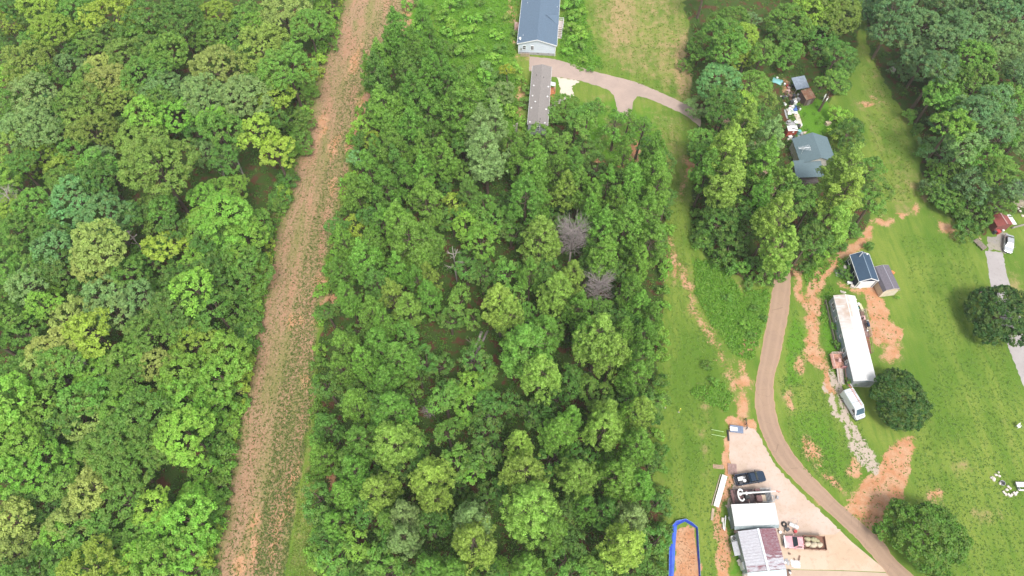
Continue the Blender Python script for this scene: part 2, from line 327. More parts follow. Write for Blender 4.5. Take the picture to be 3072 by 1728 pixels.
def ground_mat():
    m, n, new, link_ = nodes_of('ground_cover'); o = new('ShaderNodeOutputMaterial'); b = new('ShaderNodeBsdfPrincipled'); link_(b.outputs[0], o.inputs[0])
    pos = new('ShaderNodeNewGeometry').outputs['Position']
    mp = new('ShaderNodeMapping'); mp.inputs['Rotation'].default_value = (0, 0, R(12)); mp.inputs['Scale'].default_value = (1, .16, 1); link_(pos, mp.inputs[0]); st = mp.outputs[0]
    A = new('ShaderNodeVertexColor'); A.layer_name = 'cover_a'; Bn = new('ShaderNodeVertexColor'); Bn.layer_name = 'cover_b'
    sA = new('ShaderNodeSeparateColor'); link_(A.outputs[0], sA.inputs[0]); sB = new('ShaderNodeSeparateColor'); link_(Bn.outputs[0], sB.inputs[0])
    clay, mulch, straw, litter = sA.outputs[0], sA.outputs[1], sA.outputs[2], A.outputs['Alpha']; lush, gravel, dark = sB.outputs
    n1 = noise(new, link_, pos, .07, 4); n2 = noise(new, link_, pos, .55, 4, .6); n3 = noise(new, link_, pos, 2.6, 3, .65); n4 = noise(new, link_, pos, 9, 2, .6)
    s1 = noise(new, link_, st, .35, 4, .6); s2 = noise(new, link_, st, 1.8, 3, .65)
    add = lambda a, c: math_node(new, link_, 'ADD', a, c); mul = lambda a, c: math_node(new, link_, 'MULTIPLY', a, c)
    def msk(w, k, lo, hi, fine=None):   # a cover breaks up along its border and thins with its weight
        f = add(mul(n2, k*.55), add(mul(n3, k*.6), mul(n4, k*.35))) if fine is None else fine
        return ramp(new, link_, add(w, add(f, -.75*k)), lo, hi)
    gcol = mixc(new, link_, ramp(new, link_, add(mul(n1, 1.2), mul(s1, .8)), .75, 1.25), (.095, .174, .019), (.205, .258, .045))
    gcol = mixc(new, link_, mul(ramp(new, link_, n3, .45, .7), .4), gcol, (.045, .14, .012))
    gcol = mixc(new, link_, mul(ramp(new, link_, n4, .5, .7), .3), gcol, (.21, .27, .05))
    gcol = mixc(new, link_, mul(ramp(new, link_, s2, .55, .75), .22), gcol, (.16, .18, .05))
    gcol = mixc(new, link_, mul(ramp(new, link_, add(mul(n2, .6), mul(s1, .5)), .62, .72), .28), gcol, (.21, .19, .07))
    n5 = noise(new, link_, pos, 22, 2, .6); gcol = mixc(new, link_, mul(ramp(new, link_, n5, .45, .62), .3), gcol, (.045, .10, .012)); gcol = mixc(new, link_, mul(ramp(new, link_, add(mul(n3, .6), mul(n5, .4)), .54, .64), .35), gcol, (.25, .28, .07))
    wv = new('ShaderNodeTexWave'); wv.inputs['Scale'].default_value = .22; wv.inputs['Distortion'].default_value = 2.5; wv.inputs['Detail'].default_value = 2; wv.inputs['Detail Scale'].default_value = .6; wr = new('ShaderNodeMapping'); wr.inputs['Rotation'].default_value = (0, 0, R(-8)); link_(pos, wr.inputs[0]); link_(wr.outputs[0], wv.inputs['Vector'])
    gcol = mixc(new, link_, mul(wv.outputs['Fac'], .22), gcol, (.10, .19, .02))
    st2 = noise(new, link_, st, .9, 3, .6); gcol = mixc(new, link_, mul(ramp(new, link_, st2, .5, .62), .3), gcol, (.06, .15, .015))
    gcol = mixc(new, link_, mul(msk(lush, .6, .35, .8), .85), gcol, mixc(new, link_, n3, (.06, .17, .012), (.11, .25, .018)))
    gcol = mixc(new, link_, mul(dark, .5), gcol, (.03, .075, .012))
    scol = mixc(new, link_, n2, (.23, .20, .07), (.40, .27, .15))
    gcol = mixc(new, link_, msk(straw, 1.0, .28, .8, add(mul(n2, .7), add(add(mul(s1, .45), mul(n3, .45)), add(mul(s2, .25), add(mul(n4, .35), -.35))))), gcol, scol)
    lcol = mixc(new, link_, ramp(new, link_, n2, .36, .52), (.095, .042, .024), (.04, .085, .014)); lcol = mixc(new, link_, mul(ramp(new, link_, n4, .5, .7), .5), lcol, (.16, .085, .045))
    gcol = mixc(new, link_, msk(litter, .35, .35, .65), gcol, lcol)
    mcol = mixc(new, link_, ramp(new, link_, add(mul(n3, .8), mul(s2, .2)), .38, .62), (.27, .175, .10), (.385, .25, .155)); mcol = mixc(new, link_, mul(ramp(new, link_, n4, .54, .68), .6), mcol, (.13, .1, .055))
    mcol = mixc(new, link_, mul(ramp(new, link_, add(mul(s1, .6), mul(n1, .4)), .48, .6), .6), mcol, (.41, .22, .14))
    sg = mixc(new, link_, add(mul(n2, .5), mul(n3, .5)), (.13, .165, .035), (.30, .235, .11)); gcol = mixc(new, link_, ramp(new, link_, mulch, .15, .35), gcol, sg)
    gcol = mixc(new, link_, msk(mulch, .98, .36, .62, add(mul(s1, .62), add(mul(n3, .3), add(mul(s2, .2), mul(n4, .35))))), gcol, mcol)
    ccol = mixc(new, link_, ramp(new, link_, n2, .35, .65), (.46, .215, .11), (.49, .29, .175)); ccol = mixc(new, link_, mul(ramp(new, link_, add(mul(n3, .5), mul(n4, .5)), .5, .64), .6), ccol, (.33, .19, .10)); ccol = mixc(new, link_, mul(ramp(new, link_, n4, .6, .68), .7), ccol, (.13, .16, .035))
    gcol = mixc(new, link_, msk(clay, 1.7, .36, .62), gcol, ccol)
    vcol = mixc(new, link_, n4, (.36, .29, .235), (.47, .39, .32)); gcol = mixc(new, link_, msk(gravel, 1.6, .42, .60), gcol, vcol)
    link_(gcol, b.inputs['Base Color']); b.inputs['Roughness'].default_value = .95; b.inputs['Specular IOR Level'].default_value = .15
    bp = new('ShaderNodeBump'); bp.inputs['Strength'].default_value = .7; bp.inputs['Distance'].default_value = .12
    link_(add(mul(n3, .6), mul(n4, .5)), bp.inputs['Height']); link_(bp.outputs[0], b.inputs['Normal']); return m
ground.data.materials.append(ground_mat())

def resample(pts, step, jit=0.0, closed=False, seed=1):
    rr = random.Random(seed); out = []; P = pts+[pts[0]] if closed else pts
    for a, b in zip(P, P[1:]):
        n = max(1, int(math.dist(a[:2], b[:2])/step))
        for i in range(n):
            t = i/n; out.append((a[0]+(b[0]-a[0])*t+rr.uniform(-jit, jit), a[1]+(b[1]-a[1])*t+rr.uniform(-jit, jit)))
    if not closed: out.append(tuple(P[-1][:2]))
    return out
def smooth_line(pts, n=6):
    out = []; P = [pts[0]]+pts+[pts[-1]]
    for i in range(1, len(P)-2):
        p0, p1, p2, p3 = (Vector(p[:2]) for p in P[i-1:i+3])
        for k in range(n):
            t = k/n; v = .5*((2*p1)+(-p0+p2)*t+(2*p0-5*p1+4*p2-p3)*t*t+(-p0+3*p1-3*p2+p3)*t**3); out.append((v.x, v.y))
    out.append(tuple(P[-1][:2])); return out
def sheet(name, pix, z, mat, jit=.12, step=.5):
    pts = [tuple(G(*p)[:2]) for p in pix]; pts = resample(pts, step, jit, True, hash(name) % 99 if False else len(pts))
    me = bpy.data.meshes.new(name); bm = bmesh.new(); f = bm.faces.new([bm.verts.new((x, y, z)) for x, y in pts]); bmesh.ops.triangulate(bm, faces=[f])
    bm.normal_update()
    for f in bm.faces:
        if f.normal.z < 0: f.normal_flip()
    bm.to_mesh(me); bm.free(); me.materials.append(mat); return tag(link(name, me), kind='structure')
def band(name, left, right, z, mat, kerb=False):
    L = smooth_line([G(*p) for p in left]); Rr = smooth_line([G(*p) for p in right]); rr = random.Random(4)
    def even(P, n):
        d = [0]
        for a, b in zip(P, P[1:]): d.append(d[-1]+math.dist(a, b))
        out = []
        for i in range(n):
            t = d[-1]*i/(n-1); k = max(j for j in range(len(d)) if d[j] <= t+1e-9); k = min(k, len(P)-2); u = (t-d[k])/max(1e-9, d[k+1]-d[k])
            out.append((P[k][0]+(P[k+1][0]-P[k][0])*u, P[k][1]+(P[k+1][1]-P[k][1])*u))
        return out
    n = 220; L = even(L, n); Rr = even(Rr, n); V = []; F = []
    for i in range(n):
        for k in range(5):
            t = k/4; j = rr.uniform(-.1, .1) if k in (0, 4) else 0
            V.append((L[i][0]*(1-t)+Rr[i][0]*t+j, L[i][1]*(1-t)+Rr[i][1]*t, z+.05*(1-(2*t-1)**2)))
    for i in range(n-1):
        for k in range(4): F.append((i*5+k, i*5+k+1, (i+1)*5+k+1, (i+1)*5+k))
    me = bpy.data.meshes.new(name); me.from_pydata(V, [], F); bm = bmesh.new(); bm.from_mesh(me)
    bm.normal_update()
    for f in bm.faces:
        if f.normal.z < 0: f.normal_flip()
    bm.to_mesh(me); bm.free(); me.materials.append(mat)
    at = me.color_attributes.new('across', 'FLOAT_COLOR', 'POINT'); at.data.foreach_set('color', np.array([(k % 5/4, 0, 0, 1) for k in range(len(V))], np.float32).ravel()); return tag(link(name, me), kind='structure')
def surf(name, c1, c2, c3, amt=.4, sc=1.0, rough=.9, cracks=False):
    m, n, new, link_ = nodes_of(name); o = new('ShaderNodeOutputMaterial'); b = new('ShaderNodeBsdfPrincipled'); link_(b.outputs[0], o.inputs[0])
    pos = new('ShaderNodeNewGeometry').outputs['Position']
    a = noise(new, link_, pos, .18*sc, 5, .6, .4); d = noise(new, link_, pos, 1.4*sc, 4, .65); e = noise(new, link_, pos, 11*sc, 2)
    c = mixc(new, link_, ramp(new, link_, a, .38, .62), c1, c2); c = mixc(new, link_, math_node(new, link_, 'MULTIPLY', ramp(new, link_, d, .5, .7), amt), c, c3)
    c = mixc(new, link_, math_node(new, link_, 'MULTIPLY', ramp(new, link_, e, .55, .75), .25), c, tuple(v*.55 for v in c1))
    if cracks:
        ac = new('ShaderNodeVertexColor'); ac.layer_name = 'across'; sx = new('ShaderNodeSeparateColor'); link_(ac.outputs[0], sx.inputs[0]); t = math_node(new, link_, 'ABSOLUTE', math_node(new, link_, 'SUBTRACT', sx.outputs[0], .5)); wob = math_node(new, link_, 'MULTIPLY', math_node(new, link_, 'SUBTRACT', d, .5), .12)
        t = math_node(new, link_, 'ADD', t, wob); tr_ = math_node(new, link_, 'SUBTRACT', 1, ramp(new, link_, math_node(new, link_, 'ABSOLUTE', math_node(new, link_, 'SUBTRACT', t, .22)), .02, .12))
        c = mixc(new, link_, math_node(new, link_, 'MULTIPLY', tr_, .5), c, tuple(v*1.22 for v in c1)); c = mixc(new, link_, math_node(new, link_, 'MULTIPLY', ramp(new, link_, t, .40, .5), .6), c, (.42, .26, .16))
        vo = new('ShaderNodeTexVoronoi'); vo.feature = 'DISTANCE_TO_EDGE'; vo.inputs['Scale'].default_value = .35; link_(pos, vo.inputs['Vector'])
        k = math_node(new, link_, 'LESS_THAN', vo.outputs['Distance'], .006); c = mixc(new, link_, math_node(new, link_, 'MULTIPLY', k, .35), c, tuple(v*.5 for v in c1))
    link_(c, b.inputs['Base Color']); b.inputs['Roughness'].default_value = rough; b.inputs['Specular IOR Level'].default_value = .25
    bp = new('ShaderNodeBump'); bp.inputs['Strength'].default_value = .4; bp.inputs['Distance'].default_value = .03; link_(e, bp.inputs['Height']); link_(bp.outputs[0], b.inputs['Normal'])
    return m
ROADM = surf('road_asphalt', (.30, .205, .145), (.33, .225, .155), (.25, .175, .125), .4, 1.0, cracks=True)
band('road', [(2083,348),(2130,352),(2180,385),(2235,440),(2290,540),(2318,700),(2322,800)]+zp('I',(770,680),(737,900),(700,1090),(665,1290))+zp('J',(645,30),(636,160),(648,300),(700,450),(790,620),(950,790),(1100,930),(1250,1070),(1400,1212),(1560,1400),(1700,1580),(1900,1850)),
     [(2070,330),(2145,325),(2205,362),(2262,420),(2318,530),(2346,690),(2356,800)]+zp('I',(892,620),(887,850),(852,1050),(822,1200))+zp('J',(782,0),(772,130),(800,330),(860,480),(980,650),(1100,780),(1200,880),(1330,1000),(1470,1120),(1560,1200),(1650,1330),(1900,1560),(2150,1850)), .012, ROADM)
DRIVE = surf('worn_asphalt', (.35, .27, .23), (.40, .305, .255), (.30, .24, .21), .4)
sheet('driveway', zp('K',(690,620),(970,652),(1150,700),(1350,775),(1620,840),(1850,900),(2100,1000),(2400,1140),(2500,1190),(2580,1250),(2580,1400),(2440,1290),(2350,1240),(2150,1150),(1990,1080),(1880,1060),(1840,1110),(1830,1200),(1800,1275),(1670,1275),(1660,1200),(1620,1050),(1560,990),(1450,950),(1250,890),(1050,855),(950,850),(690,780)), .008, DRIVE, .1)
sheet('gravel_path', zp('K',(1000,855),(1100,868),(1180,880),(1250,895),(1160,950),(1185,1060),(1080,1100),(1000,1160),(915,1210),(915,1130),(1010,1115),(1030,1050),(1040,980),(1010,900)), .006,
      surf('white_gravel', (.54, .48, .40), (.58, .51, .42), (.42, .36, .28), .3, 2), .25, .4)
sheet('gravel_pad', zp('J',(445,400),(560,372),(640,390),(700,500),(775,640),(850,730),(960,840),(1100,975),(1250,1118),(1250,1160),(560,1160),(480,1050),(425,945),(500,720),(455,620)), .006,
      surf('pale_gravel', (.52, .41, .345), (.47, .36, .285), (.38, .27, .2), .45, 1.3), .18, .4)
cp = surf('pale_concrete', (.48, .35, .245), (.52, .405, .305), (.38, .27, .19), .5, .8)
sheet('concrete_pad', zp('J',(805,1150),(1215,1150),(1252,1122),(1330,1200),(1450,1300),(1600,1422),(1250,1408),(890,1400),(560,1400),(520,1150)), .009, cp, .02, 2)
sheet('concrete_apron', zp('J',(560,1404),(890,1404),(1250,1412),(1604,1427),(1700,1560),(1800,1700),(560,1700)), .009, surf('pink_concrete', (.46, .35, .27), (.43, .32, .245), (.37, .27, .2), .35, .8), .02, 2)
sheet('neighbour_driveway', [(2956,752),(3008,757),(3022,832),(3075,985),(3120,1090),(3140,1300),(3100,1260),(3072,1160),(3022,1035),(2971,848)], .007, surf('grey_asphalt', (.34, .31, .30), (.37, .34, .33), (.22, .20, .20), .3), .12, .4)
sheet('parking_spot', zp('h',(330,620),(560,520),(620,560),(700,640),(660,800),(560,850),(440,800),(330,800)), .005, surf('worn_gravel', (.27, .25, .235), (.30, .27, .22), (.13, .17, .05), .6, 1.4), .4, .5)
# ------------------------------------------------------------ trees
def leaf_quads(C, N, sx, sy, rng):
    """quads at C with normals N"""
    n = len(C); a = rng.normal(size=(n, 3)); U = np.cross(N, a); U /= np.linalg.norm(U, axis=1, keepdims=True)+1e-9; Vv = np.cross(N, U)
    sx = (sx*rng.uniform(.7, 1.3, n))[:, None]; sy = (sy*rng.uniform(.7, 1.3, n))[:, None]
    q = np.stack([C-U*sx, C-Vv*sy, C+U*sx, C+Vv*sy], 1).reshape(-1, 3); return q, np.arange(4*n).reshape(n, 4)
def unit(v): return v/(np.linalg.norm(v, axis=-1, keepdims=True)+1e-9)
def make_broad(seed, Rr, flat=.8, dens=1.0, leaf=.27, nlobe=9):
    rng = np.random.default_rng(seed); lobes = []
    for i in range(nlobe):
        d = unit(rng.normal(size=3)); d[2] = abs(d[2])*.9-.25; rad = rng.uniform(.2, .44)*Rr
        lobes.append((d*np.array([1, 1, flat])*(Rr-rad)*rng.uniform(.75, 1.08), rad))
    lobes.append((np.array([0, 0, .1*Rr]), .55*Rr)); cl = []
    for c, rad in lobes:
        k = int(12.6*rad*rad*.75*dens); d = unit(rng.normal(size=(k, 3))); p = c+d*rad*np.array([1, 1, .85])*rng.uniform(.86, 1.06, (k, 1)); p = p[d[:, 2] > -.55]; dd = d[d[:, 2] > -.55]
        keep = np.ones(len(p), bool)
        for c2, r2 in lobes:
            if c2 is c: continue
            keep &= np.linalg.norm((p-c2)/np.array([1, 1, .85]), axis=1) > r2*.88
        cl.append(np.hstack([p[keep], dd[keep]]))
    cl = np.vstack(cl); nC = len(cl); crad = rng.uniform(.35, .78, nC); tone = rng.uniform(0, 1, nC); hue = rng.uniform(0, 1, nC)**2; k = 36
    ci = np.repeat(np.arange(nC), k); d = unit(rng.normal(size=(len(ci), 3))+cl[ci, 3:]*.5+np.array([0, 0, .55])); off = d*(crad[ci]*rng.uniform(.45, 1, len(ci)))[:, None]; off[:, 2] *= .62
    P = cl[ci, :3]+off; N = unit(d*.7+rng.normal(size=d.shape)*.55+np.array([0, 0, .55])); q, F = leaf_quads(P, N, leaf, leaf*.72, rng)
    t = np.stack([np.clip(tone[ci]*.6+rng.uniform(0, .4, len(ci)), 0, 1), hue[ci], tone[ci], np.ones(len(ci))], 1); return q, F, np.repeat(t, 4, 0), lobes
def make_pine(seed, Rr, tall=1.75, dens=1.0):
    rng = np.random.default_rng(seed); tufts = []; Hh = Rr*tall; nb = int(58*dens)
    for i in range(nb):
        u = (i+rng.uniform(0, 1))/nb; z = -Hh*.8+u*Hh*1.8; prof = .62+1.9*u if u < .2 else max(.1, 1-((u-.2)/.8)**1.55); L = Rr*prof*rng.uniform(.68, 1.12); az = rng.uniform(0, 2*math.pi)+i*2.4
        n = max(2, int(L*3.5*dens)); s = rng.uniform(.3, 1.0, n)**.7
        side = rng.normal(0, .16*L+.12, n); x = np.cos(az)*s*L-np.sin(az)*side; y = np.sin(az)*s*L+np.cos(az)*side; zz = z+s*L*.22-(s**2)*.1*L+rng.normal(0, .22, n)
        tufts.append(np.stack([x, y, zz], 1))
    T = np.vstack(tufts); nT = len(T); rad = rng.uniform(.34, .66, nT); tone = rng.uniform(0, 1, nT); hue = rng.uniform(0, 1, nT)**2; k = 36
    ci = np.repeat(np.arange(nT), k); out = unit(T*np.array([1, 1, .4])); d = unit(rng.normal(size=(len(ci), 3))+np.array([0, 0, .6])+out[ci]*.35)
    P = T[ci]+d*(rad[ci]*rng.uniform(.55, 1, len(ci)))[:, None]*np.array([1, 1, .8]); N = unit(d+rng.normal(size=d.shape)*.45)
    q, F = leaf_quads(P, N, .17, .085, rng); t = np.stack([np.clip(tone[ci]*.6+rng.uniform(0, .4, len(ci)), 0, 1), hue[ci], tone[ci], np.ones(len(ci))], 1)
    return q, F, np.repeat(t, 4, 0)
def limbs(b, base, r, tips, rng, n=6):
    for t in tips:
        mid_ = (base*.45+t*.55)+Vector((rng.uniform(-.4, .4), rng.uniform(-.4, .4), -.4)); b.tube(base, mid_, r, r*.6, n, False); b.tube(mid_, t, r*.6, r*.15, n, False)
VAR = {}
def variant(kind, seed, Rr):
    rng = random.Random(seed)
    if kind == 'broad':
        q, F, t, lobes = make_broad(seed, Rr, .9, 1.55 if Rr > 4 else 1.6, .155 if Rr > 4 else .145, 13 if Rr > 5 else 8); H = Rr*.95+4.5+Rr*.5; mat = LEAF
    elif kind == 'shrub':
        q, F, t, lobes = make_broad(seed, Rr, .75, 1.5, .17, 5); H = Rr*.7; mat = LEAF
    elif kind == 'pine': q, F, t = make_pine(seed, Rr); H = 15.0; lobes = None; mat = NEEDLE
    else: q, F, t = make_pine(seed, Rr, 1.15, .42); H = 14.0; lobes = None; mat = NEEDLE
    crown = fast_mesh('crown', q+np.array([0, 0, H]), F, mat, t)
    b = B(); r0 = .22+.02*Rr if kind != 'shrub' else .08; top = Vector((rng.uniform(-.4, .4), rng.uniform(-.4, .4), H))
    m1 = Vector((top.x*.3, top.y*.3, H*.5)); b.tube((0, 0, -.2), m1, r0*1.15, r0*.8, 8, False); b.tube(m1, top, r0*.8, r0*.4, 8, False)
    if kind in ('pine', 'thin'):
        b.tube(top, top+Vector((0, 0, Rr*.95)), r0*.4, .03, 6, False)
        for i in range(26):
            z = H-Rr*1.0+i*Rr*1.9/26; az = i*2.4; L = Rr*.75*math.sqrt(max(.05, 1-((z-H)/(1.2*Rr))**2)); c = Vector((top.x, top.y, z)); b.tube(c, c+Vector((math.cos(az)*L, math.sin(az)*L, L*.15)), .07, .02, 4, False)
    else: limbs(b, top-Vector((0, 0, H*.25)), r0*.5, [Vector(c)*.92+Vector((0, 0, H)) for c, _ in lobes[:7]], rng, 5)
    me = bpy.data.meshes.new('trunk'); me.from_pydata(b.v, [], b.f); me.materials.append(BARK); me.shade_smooth(); return crown, me, H
for i in range(6): VAR.setdefault('big', []).append((*variant('broad', 10+i, 6.6), 6.6))
for i in range(5): VAR.setdefault('mid', []).append((*variant('broad', 30+i, 4.4), 4.4))
for i in range(3): VAR.setdefault('small', []).append((*variant('broad', 50+i, 2.9), 2.9))
for i in range(3): VAR.setdefault('shrub', []).append((*variant('shrub', 60+i, 1.7), 1.7))
VAR['lawn'] = []
for i in range(3):
    q_, F_, t_, lb = make_broad(200+i, 6.6, .9, 2.3, .18, 20); tr_ = VAR['big'][i][1]; H_ = VAR['big'][i][2]; VAR['lawn'].append((fast_mesh('crown', q_+np.array([0, 0, H_]), F_, LEAF, t_), tr_, H_, 6.6))
for i in range(6): VAR.setdefault('pine', []).append((*variant('pine', 70+i, 4.3), 4.3))
for i in range(2): VAR.setdefault('thin', []).append((*variant('thin', 90+i, 3.6), 3.6))
TINT = {'g':(.060,.150,.020),'d':(.040,.110,.016),'y':(.122,.215,.024),'o':(.090,.165,.026),'b':(.080,.160,.045),'t':(.068,.175,.050),'l':(.090,.212,.024),'p':(.135,.205,.045),
        'P':(.070,.172,.022),'Q':(.115,.215,.032),'S':(.105,.185,.055),'D':(.055,.140,.022),'N':(.055,.130,.042)}
def inside(poly, x, y):
    r = False
    for i in range(len(poly)):
        a, b = poly[i], poly[(i+1) % len(poly)]
        if ((a[1] > y) != (b[1] > y)) and x < (b[0]-a[0])*(y-a[1])/(b[1]-a[1])+a[0]: r = not r
    return r
WORD = {'g':'green','d':'dark green','y':'yellow-green','o':'olive-brown','b':'grey-green','t':'blue-green','l':'bright green','p':'pale green','P':'mid green','Q':'light green','S':'dusty pale','D':'dark','N':'dusky dark green'}
TREES = []; PLACED = []; HZ = {'lawn': 6.6*1.45+4.5, 'big': 6.6*1.45+4.5, 'mid': 4.4*1.45+4.5, 'small': 2.9*1.45+4.5, 'shrub': 1.2, 'pine': 15.0, 'thin': 14.0}
def low_z(low, key, sz): return low*HZ[key]/sz
def tree(px, py, rpx, code, zone, scale_r=1.0, kind=None, group=None):
    fam = 'pine' if code in 'PQSD' and kind is None else 'broad'
    zc = 13.5 if fam == 'pine' else 10.0
    Rw = rpx/ppm(px, py, zc)*scale_r
    if fam == 'pine':
        key = 'thin' if kind == 'thin' else 'pine'; Rw = min(max(Rw, 2.5), 6.8)
    else: key = kind or ('big' if Rw > 5.4 else 'mid' if Rw > 3.4 else 'small'); Rw = min(max(Rw, 2.0), 9.5)
    if kind == 'thin': key = 'thin'
    crown, trunk, H, Rref = random.choice(VAR[key]); s = Rw/Rref; sz = s if fam == 'broad' else (.55+.45*s)
    dz = 0.0; lim = max(0.0, H*sz-Rw*(.55 if fam == 'broad' else .8)); poly = {'L': LEFTWOOD, 'M': MIDWOOD, 'R': RIGHTWOOD, 'T': FARWOOD}.get(zone)
    if zone == 'X': dz = lim if px > 2600 else 0
    elif poly and (not inside(poly, px, py) or (zone == 'R' and 2300 < px < 2580 and py < 340)) and 0 < px < 3072: dz = lim
    elif poly and not (px < 0 or px > 3072 or py > 1728):
        dz = lim*(random.uniform(.05, .75) if fam == 'broad' else random.uniform(0, .25)); vx, vy = 1536-px, 2050-py; vl = math.hypot(vx, vy)
        for st_ in (30, 55, 85):
            if not inside(poly, px+vx/vl*st_, py+vy/vl*st_): dz = lim
        while dz < lim:
            g0 = G(px, py, H*sz-dz)
            if inside(poly, *PX(g0.x, g0.y)): break
            dz += .5
    dz = min(dz, lim); p = G(px, py, H*sz-dz)
    if zone != 'X' and (math.hypot(px-1716, py-728) < 42 or math.hypot(px-1793, py-874) < 34): return None
    if zone != 'X' and any(math.hypot(p.x-q[0], p.y-q[1]) < .40*min(Rw, q[2]) for q in PLACED): return None
    return plant('pine_tree' if key in ('pine', 'thin') else 'leafy_tree', p.x, p.y, crown, trunk, s, sz, code, zone, group, key, px, py, dz/H)
def plant(name, x, y, crown, trunk, s, sz, code, zone, group, key, px, py, low=0.0):
    o = empty(name, (x, y, 0), random.uniform(0, 6.28), cat='tree' if key != 'shrub' else 'shrub', group=group or ('pine trees' if name == 'pine_tree' else 'leafy trees' if key != 'shrub' else 'shrubs along the clearings'))
    o.scale = (s, s*random.uniform(.92, 1.08), sz*random.uniform(.95, 1.06)); c = link('crown', crown, o); t = link('trunk', trunk, o)
    if low: c.location.z = -low*{'big':11.2,'mid':10.9,'small':8.7,'shrub':1.2,'pine':15,'thin':14}[key]/sz*1.0 if False else -low_z(low, key, sz); t.scale.z = max(.15, 1-low_z(low, key, sz)/HZ[key])
    k = TINT[code]; j = random.uniform(.82, 1.18)*2.15; h = random.uniform(.9, 1.12); c.color = (k[0]*j*h*1.16, k[1]*j*.98, k[2]*j*1.1, 1)
    PLACED.append((x, y, s*{'lawn':6.6,'big':6.6,'mid':4.4,'small':2.9,'shrub':1.7,'pine':4.3,'thin':3.6}[key])); TREES.append((o, code, zone, px, py, key, s*10)); return o
